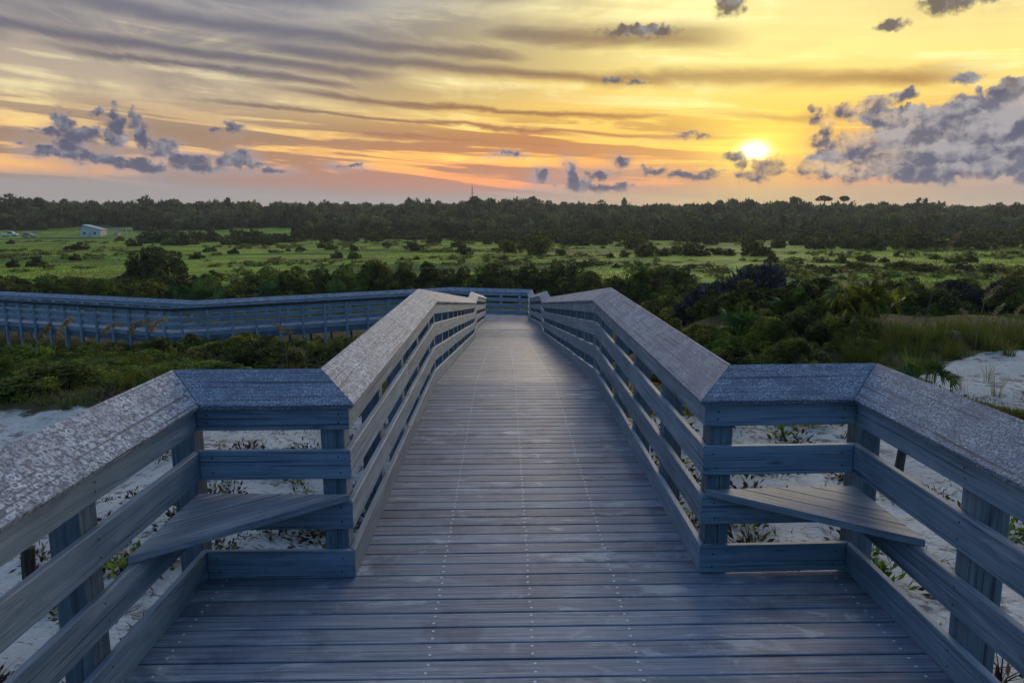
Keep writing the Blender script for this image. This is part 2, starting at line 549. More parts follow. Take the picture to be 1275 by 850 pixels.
boardwalk = main_deck().build('boardwalk', [DECK, SCREW], None, 0.0035)
tag(boardwalk, 'weathered grey plank deck running away from the landing and down two ramps', None, None, 'structure')
for xj in (XL + 0.06, XL + 0.52, 0.13, XR - 0.53, XR - 0.06):
    mb = MB()
    K = [-3.0, 9.5, 22.3, 24.2, 34.8, 37.3]
    for a, b in zip(K, K[1:]):
        za, zb = deck_z(a) - PT - 0.004, deck_z(b) - PT - 0.004
        mb.prism([(xj - .02, a, za), (xj + .02, a, za), (xj + .02, a, za - .2), (xj - .02, a, za - .2)],
                 [(xj - .02, b, zb), (xj + .02, b, zb), (xj + .02, b, zb - .2), (xj - .02, b, zb - .2)])
    mb.build('joist', BROWN, boardwalk)
for xj in (LL, LL + 0.45, LR - 0.45, LR):
    mb = MB(); mb.box(xj - .02, xj + .02, -3, YP - 0.06, -PT - .204, -PT - .004, along='y'); mb.build('joist', BROWN, boardwalk)
mb = MB(); mb.box(LL - .04, XL - .03, YP - 0.03, YP + 0.01, -PT - .21, -PT - .004); mb.build('rim_board', BROWN, boardwalk)
mb = MB(); mb.box(XR + .03, LR + .04, YP - 0.03, YP + 0.01, -PT - .21, -PT - .004); mb.build('rim_board', BROWN, boardwalk)

CAP_T, CAP_W = 0.038, 0.298
tx, tz = 0.822, 0.570
P0 = (-0.02, 1.062)
CAPSEC = [P0, (P0[0] + CAP_W * tx, P0[1] + CAP_W * tz), (P0[0] + CAP_W * tx - CAP_T * tz, P0[1] + CAP_W * tz + CAP_T * tx), (P0[0] - CAP_T * tz, P0[1] + CAP_T * tx)]
BOARDS = [(0.006, 0.182), (0.315, 0.493), (0.629, 0.807), (0.930, 1.068)]


def sec_board(z0, z1): return [(0.0, z0), (0.038, z0), (0.038, z1), (0.0, z1)]


def railing(root, pts, side, start=0, end=None, first_post=0.0, spacing=1.22, cap=CAP_S, corner_posts=True, maxlen=3.66, far=False, capfor=None):
    """boards, sloping cap and posts along pts (inner face, deck level); side=+1 keeps the posts on the left hand"""
    P = [Vector(p) for p in pts]
    end = len(P) - 1 if end is None else end
    ds = [Vector((b.x - a.x, b.y - a.y, 0)).normalized() for a, b in zip(P, P[1:])]
    ns = [Vector((-d.y, d.x, 0)) * side for d in ds]

    def mitre(i):
        if i == 0: return ns[0]
        if i == len(P) - 1: return ns[-1]
        return (ns[i - 1] + ns[i]) / (1 + ns[i - 1].dot(ns[i]))

    for s in range(start, end):
        a, b = P[s], P[s + 1]
        L = Vector((b.x - a.x, b.y - a.y, 0)).length
        n = max(1, int(math.ceil(L / maxlen - 0.25)))
        for k in range(n):
            f0, f1 = k / n, (k + 1) / n
            g0 = 0.0012 / L
            A = a.lerp(b, f0 + (g0 if k else 0)); B = a.lerp(b, f1 - (g0 if k < n - 1 else 0))
            mA = mitre(s) if k == 0 else ns[s]; mB = mitre(s + 1) if k == n - 1 else ns[s]
            stations = [] if far else [t_ for t_ in [first_post + spacing * i_ if s == start else 0.35 + spacing * i_ for i_ in range(40)] if f0 * L + .03 < t_ < f1 * L - .03]
            if L < 1.2: stations = [0.07, L - 0.07]
            for (z0, z1) in BOARDS:
                j = random.uniform(-0.004, 0.004)
                mb = MB(); sec = sec_board(z0 + j, z1 + j)
                e = 0.0009
                mb.prism([A + mA * o + ds[s] * e + Vector((0, 0, z)) for o, z in sec], [B + mB * o - ds[s] * e + Vector((0, 0, z)) for o, z in sec], random.uniform(0, 50))
                for t_ in stations:
                    c_ = a.lerp(b, t_ / L) - ns[s] * 0.0012
                    for zz_ in (z0 + j + 0.045, z1 + j - 0.045):
                        o_ = c_ + ds[s] * random.uniform(-.012, .012) + Vector((0, 0, zz_ + random.uniform(-.006, .006)))
                        ring_ = [o_ + ds[s] * (.0055 * math.cos(6.2832 * q_ / 8)) + Vector((0, 0, .0055 * math.sin(6.2832 * q_ / 8))) for q_ in range(8)]
                        mb.poly(ring_, None, 1)
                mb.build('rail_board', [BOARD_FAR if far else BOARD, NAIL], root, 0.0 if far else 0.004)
            mb = MB()
            cm = capfor(s) if capfor else cap
            mb.prism([A + mA * o + ds[s] * 0.0012 + Vector((0, 0, z)) for o, z in CAPSEC], [B + mB * o - ds[s] * 0.0012 + Vector((0, 0, z)) for o, z in CAPSEC], random.uniform(0, 50))
            mb.build('cap_board', cm, root, 0.0 if far else 0.005)
        # posts
        w = 0.14
        t = first_post if s == start else 0.35
        if L < 1.2: t = 99
        while t < L - 0.12:
            c = a.lerp(b, t / L)
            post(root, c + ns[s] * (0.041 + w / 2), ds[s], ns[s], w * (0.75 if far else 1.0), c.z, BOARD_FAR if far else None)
            t += spacing
        if corner_posts and s > start and abs(ds[s].dot(ds[s - 1])) < 0.9:
            c = P[s] + mitre(s) * (0.041 + w / 2)
            post(root, c, ds[s], ns[s], w, P[s].z)


def post(root, c, d, n, w, zdeck, mat=None):
    zb = float(gz(c.x, c.y)) - 0.3
    mb = MB()
    A = [(c + d * (sx * w / 2) + n * (sy * w / 2)) for sx, sy in ((-1, -1), (1, -1), (1, 1), (-1, 1))]
    mb.prism([(p.x, p.y, zb) for p in A], [(p.x, p.y, zdeck + 1.088) for p in A], random.uniform(0, 50))
    mb.build('post', mat or POST, root, 0.004)


def zpts(x, ys_): return [(x, y, deck_z(y)) for y in ys_]


RUN = [9.5, 22.3, 24.2]
# far boardwalk corners (inner faces), after the walkway turns away
ZF = -2.70
NEAR_RAIL = [(XL, 35.15, ZF), (-2.6, 36.3, ZF), (-14.0, 30.7, ZF), (-24.0, 34.9, ZF), (-36.0, 40.0, ZF)]
FAR_RAIL = [(XR, 37.36, ZF), (-2.9, 38.75, ZF), (-14.05, 33.15, ZF), (-24.0, 37.25, ZF), (-36.0, 42.3, ZF)]
L_PTS = [(LL, -2.0, 0), (LL, YP, 0), (XL, YP, 0)] + zpts(XL, RUN) + zpts(XL, [34.8]) + NEAR_RAIL
R_PTS = [(LR, -2.0, 0), (LR, YP + 0.03, 0), (XR, YP + 0.01, 0)] + zpts(XR, RUN) + zpts(XR, [34.8]) + FAR_RAIL

r = empty('landing_railing', (LL, YP, 0))
def cap_l(s): return CAP_R if s in (0, 2) else CAP_S


def rel(root, fn):
    fn(root)
    inv = Matrix.Translation(root.location).inverted()
    for ch in root.children:
        ch.matrix_parent_inverse = inv
    return root


rel(r, lambda q: railing(q, L_PTS, 1, 0, 2, first_post=2.0 + 3.05 - 1.22 * 3 + 0.04, capfor=cap_l))
tag(r, 'grey landing railing with lichen-ringed caps, on the left of the wide landing', 'railing', 'railings of the wide landing')
r = empty('landing_railing', (LR, YP, 0))
rel(r, lambda q: railing(q, R_PTS, -1, 0, 2, first_post=2.0 + 3.12 - 1.22 * 3 + 0.04, capfor=lambda s: CAP_S))
tag(r, 'blue-grey landing railing in front of the bare sand patch, right of the landing', 'railing', 'railings of the wide landing')
r = empty('walkway_railing', (XL, YP, 0))
rel(r, lambda q: railing(q, L_PTS, 1, 2, 7, first_post=0.113, capfor=cap_l))
tag(r, 'long warm-lit grey railing on the left side of the walkway and ramps', 'railing', 'railings along the walkway')
r = empty('walkway_railing', (XR, YP, 0))
rel(r, lambda q: railing(q, R_PTS, -1, 2, 7, first_post=0.113, capfor=lambda s: CAP_S))
tag(r, 'long blue-grey shaded railing on the right side of the walkway and ramps', 'railing', 'railings along the walkway')
r = empty('far_railing', NEAR_RAIL[1])
rel(r, lambda q: railing(q, L_PTS, 1, 7, len(L_PTS) - 1, first_post=0.5, spacing=1.0, far=True, corner_posts=False))
tag(r, 'blue railing with many outside posts on the near edge of the distant boardwalk', 'railing', 'railings of the distant boardwalk')
r = empty('far_railing', FAR_RAIL[1])
rel(r, lambda q: railing(q, R_PTS, -1, 7, len(R_PTS) - 1, first_post=0.5, spacing=1.0, far=True, corner_posts=False))
tag(r, 'blue railing closing the ramp foot and following the distant boardwalk', 'railing', 'railings of the distant boardwalk')

# the distant boardwalk's own deck
mb = MB()
n0 = [Vector(p) for p in NEAR_RAIL]; f0 = [Vector(p) for p in FAR_RAIL]
for a, b, c, d in zip(n0, n0[1:], f0, f0[1:]):
    L = ((b - a).length + (d - c).length) / 2; n = int(L / PITCHW)
    for k in range(n):
        t0, t1 = k / n, (k + 0.95) / n
        A = [a.lerp(b, t0), a.lerp(b, t1)]; B = [c.lerp(d, t0), c.lerp(d, t1)]
        o = (A[0] - B[0]).normalized() * 0.06
        lo = Vector((0, 0, -PT))
        mb.prism([A[0] + o + lo, A[0] + o, A[1] + o, A[1] + o + lo], [B[0] - o + lo, B[0] - o, B[1] - o, B[1] - o + lo], random.uniform(0, 40))
deck2 = mb.build('boardwalk', [DECK])
tag(deck2, 'distant plank deck bending away below the dunes', None, None, 'structure')
for P_, sgn in ((n0, 1), (f0, -1)):
    for a, b in zip(P_, P_[1:]):
        d = (b - a).normalized(); n = Vector((-d.y, d.x, 0)) * sgn
        mb = MB()
        sec = [(-0.0, -PT - .004), (0.038, -PT - .004), (0.038, -PT - .24), (0.0, -PT - .24)]
        mb.prism([a + n * o + Vector((0, 0, z)) for o, z in sec], [b + n * o + Vector((0, 0, z)) for o, z in sec])
        mb.build('rim_board', POST, deck2)


# corner benches
def clip(poly, p, n):
    o = []
    for i in range(len(poly)):
        a, b = poly[i], poly[(i + 1) % len(poly)]
        da, db = (a - p).dot(n), (b - p).dot(n)
        if da >= 0: o.append(a)
        if da * db < 0: o.append(a + (b - a) * (da / (da - db)))
    return o


def bench(A, B, C, label):
    root = empty('corner_bench', (C[0], C[1], 0.0))
    A, B, C = Vector((*A, 0)), Vector((*B, 0)), Vector((*C, 0))
    d = (B - A).normalized(); n = Vector((-d.y, d.x, 0))
    if n.dot(C - A) < 0: n = -n
    depth = (C - A).dot(n)
    w = 0.142; k = 0
    while k * w < depth - 0.02:
        p = clip([A, B, C], A + n * (k * w + 0.002), n)
        p = clip(p, A + n * ((k + 1) * w - 0.003), -n)
        if len(p) >= 3:
            mb = MB()
            uu = [((q - A).dot(d), (q - A).dot(n)) for q in p]
            z0, z1 = 0.497, 0.538 + random.uniform(-0.001, 0.002)
            mb.poly([(q.x, q.y, z1) for q in p], uu)
            mb.poly([(q.x, q.y, z0) for q in p][::-1], uu[::-1])
            for i in range(len(p)):
                j = (i + 1) % len(p)
                mb.poly([(p[i].x, p[i].y, z0), (p[j].x, p[j].y, z0), (p[j].x, p[j].y, z1), (p[i].x, p[i].y, z1)], [(uu[i][0], 0.5), (uu[j][0], 0.5), (uu[j][0], 0.54), (uu[i][0], 0.54)])
            mb.build('seat_board', SEAT, root, 0.003)
        k += 1
    m1 = A.lerp(B, 0.36) + n * 0.27; m2 = A.lerp(B, 0.64) + n * 0.27
    mb = MB()
    sec = [(0, 0.40), (0.038, 0.40), (0.038, 0.494), (0, 0.494)]
    mb.prism([m1 + n * o + Vector((0, 0, z)) for o, z in sec], [m2 + n * o + Vector((0, 0, z)) for o, z in sec])
    mb.build('seat_support', POST, root)
    inv = Matrix.Translation(root.location).inverted()
    for ch in root.children: ch.matrix_parent_inverse = inv
    return tag(root, label, 'bench', 'corner benches of the landing')


bench((-1.845, 3.36), (-0.93, 4.165), (-1.845, 4.205), 'three-cornered plank bench fixed in the left railing corner of the landing')
bench((2.115, 3.46), (1.19, 4.19), (2.115, 4.235), 'three-cornered plank bench fixed in the right railing corner of the landing')


# ------------------------------------------------------------------ vegetation meshes
def rot_frames(n, up, spread):
    """random leaf axes round given directions"""
    d = up + rng.normal(0, spread, (n, 3))
    d /= np.linalg.norm(d, axis=1, keepdims=True) + 1e-9
    r = rng.normal(0, 1, (n, 3))
    b = np.cross(d, r); b /= np.linalg.norm(b, axis=1, keepdims=True) + 1e-9
    return d, b


def diamonds(C, A, B):
    n = len(C)
    V = np.stack([C - A, C + B, C + A, C - B], 1).reshape(-1, 3)
    return V, np.arange(4 * n).reshape(n, 4)


def bush_mesh(name, seed, n, leaf, mat, lobes=9, flat=0.0, ragged=0.25, long=1.0, holes=0.25, puff=1.0):
    """unit bush: x,y within -1..1, z within 0..1, leaves through the shell of several uneven lobes"""
    global rng
    rng = np.random.default_rng(seed)
    cs = []
    for i in range(lobes):
        t = rng.uniform(0, 2 * np.pi); rr = rng.uniform(0, 0.62) ** 0.8
        rad = rng.uniform(0.28, 0.5) * (1.0 - 0.35 * rr) * puff
        cs.append((rr * math.cos(t), rr * math.sin(t), rng.uniform(0.06, max(0.12, (0.95 - 0.5 * rr) * rng.uniform(.75, 1.2) - rad * 0.9)), rad, rng.uniform(0.75, 1.2)))
    pts = []; nor = []
    cs = np.array(cs)
    w = cs[:, 3] ** 2; w /= w.sum()
    need = n
    while need > 0:
        k = rng.choice(lobes, need * 2, p=w)
        d = rng.normal(0, 1, (len(k), 3)); d /= np.linalg.norm(d, axis=1, keepdims=True)
        rr = cs[k, 3] * (1 - rng.uniform(0, 0.5, len(k)) ** 1.6) * (1 + rng.normal(0, ragged * 0.25, len(k)))
        p = cs[k, :3] + d * rr[:, None] * np.stack([np.ones(len(k)), np.ones(len(k)), cs[k, 4] * 0.9], 1)
        ok = p[:, 2] > 0.0
        dens = vnoise(p[:, 0] * 5 + seed, p[:, 1] * 5 + p[:, 2] * 7, seed)
        ok &= dens > holes * rng.uniform(0.4, 1.6, len(k))
        # drop what lies deep inside another lobe
        for c in cs:
            ok &= np.linalg.norm((p - c[:3]) / np.array([1, 1, c[4] * 0.9]), axis=1) > c[3] * 0.45
        p = p[ok][:need]; d = d[ok][:need]
        pts.append(p); nor.append(d); need -= len(p)
    p = np.concatenate(pts); d = np.concatenate(nor)
    d = d + np.array([0, 0, 0.45])
    a, b = rot_frames(len(p), d, 0.75)
    s = leaf * rng.uniform(0.6, 1.35, len(p))
    V, F = diamonds(p, a * s[:, None] * long, b * (s * 0.5)[:, None])
    mx = np.abs(V[:, :2]).max(); V[:, :2] /= mx; V[:, 2] = np.maximum(V[:, 2], -0.02); V[:, 2] /= V[:, 2].max()
    return np_mesh(name, V, F, mat)


def branches_mesh(name, seed, n=9, r0=0.03):
    rr = random.Random(seed); mb = MB()
    for k in range(n):
        t = rr.uniform(0, 2 * math.pi); l = rr.uniform(0.35, 0.75)
        x, y = math.cos(t) * l, math.sin(t) * l
        h = rr.uniform(0.4, 0.75)
        mb.tube([(x * .06, y * .06, -0.05), (x * .35 + rr.uniform(-.06, .06), y * .35, h * .5), (x, y, h)], [r0, r0 * .7, r0 * .25], 5)
    return mb.mesh(name, BARK)


BR = [branches_mesh('branch', s) for s in (3, 4)]
FARB = {
    'dark': [bush_mesh('bush', 11 + i, 2000, 0.075, LEAF_DARK, 30, holes=0.3, puff=.5, ragged=.6) for i in range(3)],
    'olive': [bush_mesh('bush', 21 + i, 2000, 0.075, LEAF_OLIVE, 32, holes=0.3, puff=.48, ragged=.6) for i in range(3)],
    'green': [bush_mesh('bush', 31 + i, 1500, 0.08, LEAF_GREEN, 8, holes=0.2) for i in range(2)],
}
NEARB = {
    'dark': [bush_mesh('bush', 41 + i, 12000, 0.030, LEAF_DARK, 44, holes=0.24, puff=.52) for i in range(3)],
    'olive': [bush_mesh('bush', 51 + i, 12000, 0.030, LEAF_OLIVE, 48, holes=0.24, puff=.5) for i in range(3)],
    'green': [bush_mesh('bush', 61 + i, 11000, 0.030, LEAF_GREEN, 40, holes=0.22, puff=.5) for i in range(2)],
    'grey': [bush_mesh('bush', 71 + i, 12000, 0.034, LEAF_GREY, 12, long=1.5, holes=0.15) for i in range(2)],
}


def put(me, name, loc, scale, rz, parent=None):
    o = bpy.data.objects.new(name, me)
    o.location = loc; o.scale = scale; o.rotation_euler = (0, 0, rz)
    return link(o, parent)


def far_bush(px, py, w, h, kind, label, group, name='shrub', z_sink=0.0):
    x, y, z, zc = at(px, py)
    k = zc / F_PX
    o = put(random.choice(FARB[kind]), name, (x, y, z - 0.05 - z_sink), (w * k / 2 * 1.25, w * k / 2 * random.uniform(.95, 1.25), h * k * 1.22), random.uniform(0, 6.28))
    return tag(o, label, 'shrub', group)


def near_bush(px, py, w, h, kind, label, group=None, name='shrub', var=None, dist=None):
    if dist is None:
        x, y, z, zc = at(px, py)
    else:                                   # base hidden by other plants: the ground at that distance
        d = ray(px, py); f = dist / d[1]
        x, y = d[0] * f, dist; z = float(gz(x, y)); zc = dist * cp
    k = zc / F_PX
    root = empty(name, (x, y, z - 0.05), random.uniform(0, 6.28))
    s = (w * k / 2 * 1.12, w * k / 2 * random.uniform(.95, 1.2), h * k * 1.06)
    me = NEARB[kind][var % len(NEARB[kind])] if var is not None else random.choice(NEARB[kind])
    put(me, 'foliage', (0, 0, 0), s, 0, root)
    put(random.choice(BR), 'branch', (0, 0, 0), s, 0, root)
    return tag(root, label, name.replace('_', ' '), group)


# meadow shrubs: picture position of the foot, width, height (photo pixels), kind
MEADOW = [
    (17, 329, 18, 10, 'dark'), (45, 328, 22, 11, 'dark'), (94, 321, 16, 8, 'dark'), (97, 308, 30, 9, 'dark'), (167, 304, 20, 9, 'dark'), (150, 297, 14, 5, 'green'), (14, 300, 12, 5, 'dark'),
    (258, 312, 10, 6, 'green'), (265, 311, 10, 6, 'green'), (245, 320, 18, 8, 'dark'), (291, 314, 14, 7, 'dark'), (213, 303, 22, 8, 'green'), (240, 302, 16, 7, 'dark'),
    (375, 311, 12, 7, 'dark'), (402, 307.5, 14, 7, 'dark'), (412, 309.5, 17, 6, 'green'), (420, 320, 14, 9, 'dark'), (442, 311.5, 14, 8, 'dark'), (442, 321, 15, 9, 'green'), (482, 305.5, 13, 5, 'dark'),
    (518, 311.5, 26, 11, 'dark'), (541, 303.5, 21, 12, 'dark'), (569, 307.5, 14, 10, 'dark'), (579, 317, 20, 14, 'dark'), (520, 323, 8, 5, 'dark'), (501, 323, 6, 4, 'dark'), (360, 311.5, 7, 4, 'dark'),
    (608, 304, 12, 8, 'dark'), (628, 303, 24, 11, 'dark'), (635, 314.6, 32, 14, 'olive'), (670, 317.6, 38, 28, 'olive'), (655, 311, 26, 16, 'dark'), (628.5, 323.7, 13, 6, 'olive'), (704, 306.4, 18, 11, 'dark'), (728, 306.5, 28, 13, 'dark'), (751, 306, 22, 11, 'dark'),
    (699, 318.6, 16, 8, 'olive'), (792, 310.5, 28, 14, 'olive'), (802, 320.7, 30, 17, 'olive'), (846, 299.5, 17, 9, 'dark'), (823, 300.5, 15, 6, 'dark'), (761, 321.7, 10, 6, 'olive'), (777.4, 320.7, 15, 8, 'olive'), (728.5, 333, 16, 8, 'olive'),
    (828, 319.6, 22, 10, 'olive'), (843, 318, 18, 10, 'olive'), (857, 319.6, 22, 16, 'olive'), (745, 331, 18, 5, 'olive'), (768, 334, 16, 5, 'olive'),
    (872, 319.7, 36, 14, 'dark'), (894, 319, 18, 9, 'olive'), (909, 320, 16, 8, 'olive'), (942, 320.6, 34, 20, 'dark'), (929, 309, 20, 12, 'olive'), (968, 310.7, 22, 13, 'dark'), (998, 307.4, 28, 14, 'dark'), (1021, 312, 34, 16, 'dark'), (1044, 309, 22, 14, 'olive'), (1059, 312, 24, 16, 'dark'),
    (961, 329, 17, 12, 'olive'), (1049, 330.5, 16, 10, 'olive'), (982, 331, 12, 4, 'green'), (998, 331, 8, 4, 'dark'), (1010, 337, 12, 6, 'olive'), (962, 339, 14, 7, 'olive'), (1025, 329, 14, 4, 'dark'), (935, 337, 16, 6, 'olive'),
    (1089, 314, 46, 20, 'dark'), (1141, 313.5, 52, 20, 'dark'), (1170, 311, 24, 15, 'dark'), (1203, 308, 32, 13, 'dark'), (1225, 309.5, 28, 14, 'dark'), (1117, 322, 9, 5, 'dark'), (1077, 328, 26, 9, 'olive'), (1102, 329.5, 14, 6, 'olive'),
    (1203, 329.5, 24, 10, 'dark'), (1163, 326, 14, 6, 'olive'), (1185, 331, 18, 7, 'olive'), (1248, 309, 14, 5, 'olive'), (1264, 303, 24, 14, 'dark'), (1115, 308, 30, 14, 'olive'), (885, 306, 24, 12, 'dark'), (905, 303, 22, 10, 'olive'), (868, 303, 20, 10, 'dark'),
    (690, 345, 34, 17, 'olive'), (720, 352, 11, 8, 'dark'), (741, 352, 15, 7, 'olive'), (812, 345, 20, 8, 'olive'), (845, 347, 26, 9, 'olive'), (268, 347, 34, 12, 'dark'), (236, 349, 26, 9, 'olive'), (860, 336, 20, 6, 'olive'),
    (1000, 345, 26, 8, 'olive'), (1035, 342, 24, 8, 'olive'), (1070, 338, 30, 9, 'olive'), (1120, 338, 34, 10, 'olive'), (1150, 341, 34, 10, 'olive'), (1195, 341, 34, 11, 'dark'), (1232, 343, 28, 10, 'olive'),
]
rb2 = random.Random(9)
EDGE = []
for px0, px1, py0, py1, n in ((1050, 1290, 299, 314, 26), (845, 1055, 294, 305, 20), (600, 860, 297, 304, 20), (300, 600, 296, 301, 12), (180, 340, 296, 303, 10)):
    for i in range(n):
        EDGE.append((px0 + (px1 - px0) * (i + rb2.uniform(-.4, .4)) / (n - 1), rb2.uniform(py0, py1), rb2.uniform(20, 46), rb2.uniform(9, 18), rb2.choice(('dark', 'dark', 'olive'))))


def mlabel(px, py, w, h, kind):
    tone = {'dark': 'dark', 'olive': 'olive', 'green': 'bright green'}[kind]
    size = 'big' if w > 29 else ('small' if w < 15 else 'rounded')
    where = 'on the meadow beside the white building' if px < 260 and py < 312 else 'on the left stretch of meadow' if px < 330 else 'on the open meadow above the far boardwalk' if px < 600 else 'on the meadow above the foot of the ramp' if px < 860 else 'on the right stretch of meadow'
    return f'{size} {tone} shrub {where}', f'{size} {tone} shrubs {where}'


for b in MEADOW:
    lab, grp = mlabel(*b)
    far_bush(*b, lab, grp)
# the ragged hem of scrub where the meadow meets the forest: one mass
Vs = []
for (px, py, w_, h_, kd) in EDGE:
    x, y, z, zc = at(px, py); k = zc / F_PX
    me_ = random.choice(FARB[kd]); V = np.empty(len(me_.vertices) * 3, np.float32); me_.vertices.foreach_get('co', V); V = V.reshape(-1, 3)
    Vs.append(V * np.array([w_ * k * .62, w_ * k * .55, h_ * k * 1.2]) + np.array([x, y, z - .1]))
V = np.concatenate(Vs)
tag(link(bpy.data.objects.new('scrub', np_mesh('scrub', V, np.arange(len(V)).reshape(-1, 4), LEAF_DARK))), 'ragged dark scrub along the forest hem of the meadow', None, None, 'stuff')
near_bush(196, 346, 78, 43, 'dark', 'largest dark bush standing alone on the left meadow beyond the distant boardwalk', var=0)
near_bush(166, 347, 44, 18, 'dark', 'low dark bush leaning against the largest meadow bush', var=1)

# the belt of scrub behind the distant boardwalk
BELT = [(20, 370, 60, 20), (62, 372, 66, 28), (100, 372, 50, 24), (140, 374, 56, 22), (185, 376, 60, 22), (228, 378, 54, 30), (262, 378, 50, 30), (300, 378, 56, 24), (338, 376, 54, 32), (372, 374, 48, 36), (405, 372, 50, 34),
        (436, 372, 52, 36), (470, 370, 56, 38), (504, 370, 52, 36), (536, 368, 54, 34), (566, 366, 48, 28), (598, 367, 54, 30), (632, 368, 60, 34), (664, 367, 58, 32), (696, 368, 60, 34), (730, 370, 50, 26), (785, 374, 44, 40), (806, 374, 34, 30), (832, 378, 40, 18), (760, 372, 34, 18), (0, 366, 46, 18)]
kinds = ['dark', 'olive', 'dark', 'olive', 'green', 'green', 'dark', 'olive', 'dark']
where = ['behind the far left stretch of the distant boardwalk', 'behind the bend of the distant boardwalk', 'behind the straight stretch of the distant boardwalk', 'just behind the railing at the foot of the ramp', 'behind the right railing of the walkway']
for i, (px, py, w, h) in enumerate(BELT):
    kd = kinds[(i * 5 + i // 3) % 9]
    wh = where[0 if px < 150 else 1 if px < 290 else 2 if px < 540 else 3 if px < 715 else 4]
    tone = {'dark': 'dark', 'olive': 'olive green', 'green': 'bright green'}[kd]
    near_bush(px, py + 3, w * 1.4, (h + 3) * 1.2, kd, f'{tone} scrub bush {wh}', f'{tone} scrub bushes {wh}')

# the dune beside the walkway
near_bush(935, 418, 122, 76, 'grey', 'big grey twiggy bush on the dune beyond the right railing', var=0, dist=27)
near_bush(884, 408, 70, 50, 'dark', 'black-green bush tucked against the big grey twiggy bush', var=0, dist=29)
near_bush(897, 385, 60, 48, 'dark', 'dark round-topped bush rising behind the big grey twiggy bush', var=2, dist=36)
near_bush(1003, 410, 60, 48, 'olive', 'yellow-green leafy bush right of the grey twiggy bush', var=1, dist=27)
near_bush(1024, 378, 74, 36, 'olive', 'domed olive bush with a bright top behind the palmettos', var=2, dist=33)
near_bush(1075, 392, 90, 50, 'dark', 'wide dark bush behind the drooping palmettos', var=1, dist=31)
near_bush(1125, 395, 90, 56, 'dark', 'dark bush behind the tallest sea oat', var=2, dist=30)
near_bush(1185, 400, 100, 48, 'grey', 'purple-grey twiggy bush above the bare sand patch', var=1, dist=28)
near_bush(1255, 402, 110, 46, 'grey', 'grey twiggy bush at the picture edge above the bare sand patch', var=0, dist=28)
near_bush(1220, 380, 90, 36, 'dark', 'dark bush standing behind the purple-grey twiggy bushes', var=0, dist=36)
near_bush(1268, 350, 50, 28, 'dark', 'tall dark bush on the meadow edge beyond the twiggy bushes', var=1, dist=62)
near_bush(1110, 362, 70, 24, 'olive', 'flat olive bush between the meadow and the wide dark bush', var=0, dist=46)
near_bush(1165, 360, 60, 22, 'olive', 'flat olive bush on the meadow side of the dark dune bushes', var=2, dist=48)
near_bush(975, 425, 40, 26, 'dark', 'small dark bush between the bright palmetto and the leafy bush', var=0, dist=23)
near_bush(1030, 428, 44, 28, 'dark', 'small dark bush below the drooping palmettos', var=2, dist=22)
near_bush(850, 398, 50, 20, 'olive', 'low olive bush just outside the right railing of the ramp', var=0, dist=32)
near_bush(825, 386, 44, 16, 'olive', 'low olive bush half hidden by the ramp railing', var=1, dist=40)
# more of the thicket on that dune, behind the distant boardwalk and in the hollow
rb = random.Random(21)
TONE = {'dark': 'dark', 'olive': 'olive green', 'green': 'bright green', 'grey': 'grey twiggy'}
def fill(n, px0, px1, d0, d1, h0, h1, w0, w1, kinds_, where_, noun='bush', name='shrub'):
    for i in range(n):
        px = px0 + (px1 - px0) * (i + rb.uniform(-.4, .4)) / max(1, n - 1); d_ = rb.uniform(d0, d1)
        h_, w_ = rb.uniform(h0, h1), rb.uniform(w0, w1); kd = rb.choice(kinds_)
        v = ray(px, 400); f = d_ / v[1]
        if -1.6 < v[0] * f < 2.0 and d_ < 40: continue
        near_bush(px, 400, w_ * F_PX / d_, h_ * F_PX / d_, kd, f'{TONE[kd]} {noun} {where_}', f'{TONE[kd]} {noun} repeats {where_}', name=name, dist=d_)
fill(11, 850, 1010, 13.2, 16, .35, .6, .9, 1.6, ['dark', 'dark', 'olive'], 'just outside the walkway railing on the dune slope')
fill(13, 850, 1075, 16.5, 21, .45, .85, 1.1, 1.9, ['dark', 'dark', 'olive', 'olive', 'green'], 'low on the dune slope beside the walkway')
fill(20, 900, 1300, 22.5, 27, .7, 1.25, 1.6, 2.8, ['dark', 'dark', 'olive', 'olive', 'grey'], 'in the thicket along the top of the dune')
fill(20, 880, 1300, 28, 36, 1.1, 1.9, 2.2, 3.8, ['dark', 'dark', 'olive', 'grey'], 'deep in the thicket beyond the dune top')
fill(22, 790, 1290, 38, 58, 1.0, 1.8, 2.4, 4.2, ['dark', 'olive', 'olive'], 'scattered between the thicket and the meadow')
fill(9, 770, 900, 26, 36, .6, 1.1, 1.6, 2.8, ['dark', 'olive', 'olive'], 'below the railing of the first ramp')
fill(30, -20, 560, 54, 72, 1.3, 2.3, 3.0, 5.0, ['dark', 'dark', 'olive', 'green'], 'in the scrub belt behind the distant boardwalk')
fill(14, 540, 850, 50, 70, 1.4, 2.3, 3.0, 5.0, ['dark', 'dark', 'olive'], 'in the scrub belt beyond the foot of the ramp')
fill(24, -20, 490, 27.0, 30.0, .85, 1.35, 2.0, 3.2, ['dark', 'dark', 'dark', 'olive'], 'close under the distant boardwalk')
fill(15, 180, 470, 22, 29, .6, 1.2, 1.8, 3.0, ['dark', 'dark', 'dark', 'olive'], 'in the shaded hollow beside the walkway')
fill(14, -20, 230, 20, 29, .35, .7, 1.5, 2.8, ['olive', 'olive', 'dark', 'green'], 'on the slope below the distant boardwalk')
fill(8, -30, 270, 12.6, 14.4, .2, .42, 1.2, 2.2, ['green', 'olive', 'green'], 'at the edge of the open sand', 'vine mound', 'vine_mound')
fill(11, -20, 250, 14, 17.5, .3, .5, 1.3, 2.4, ['green', 'green', 'olive'], 'spreading over the slope above the sand', 'vine mound', 'vine_mound')
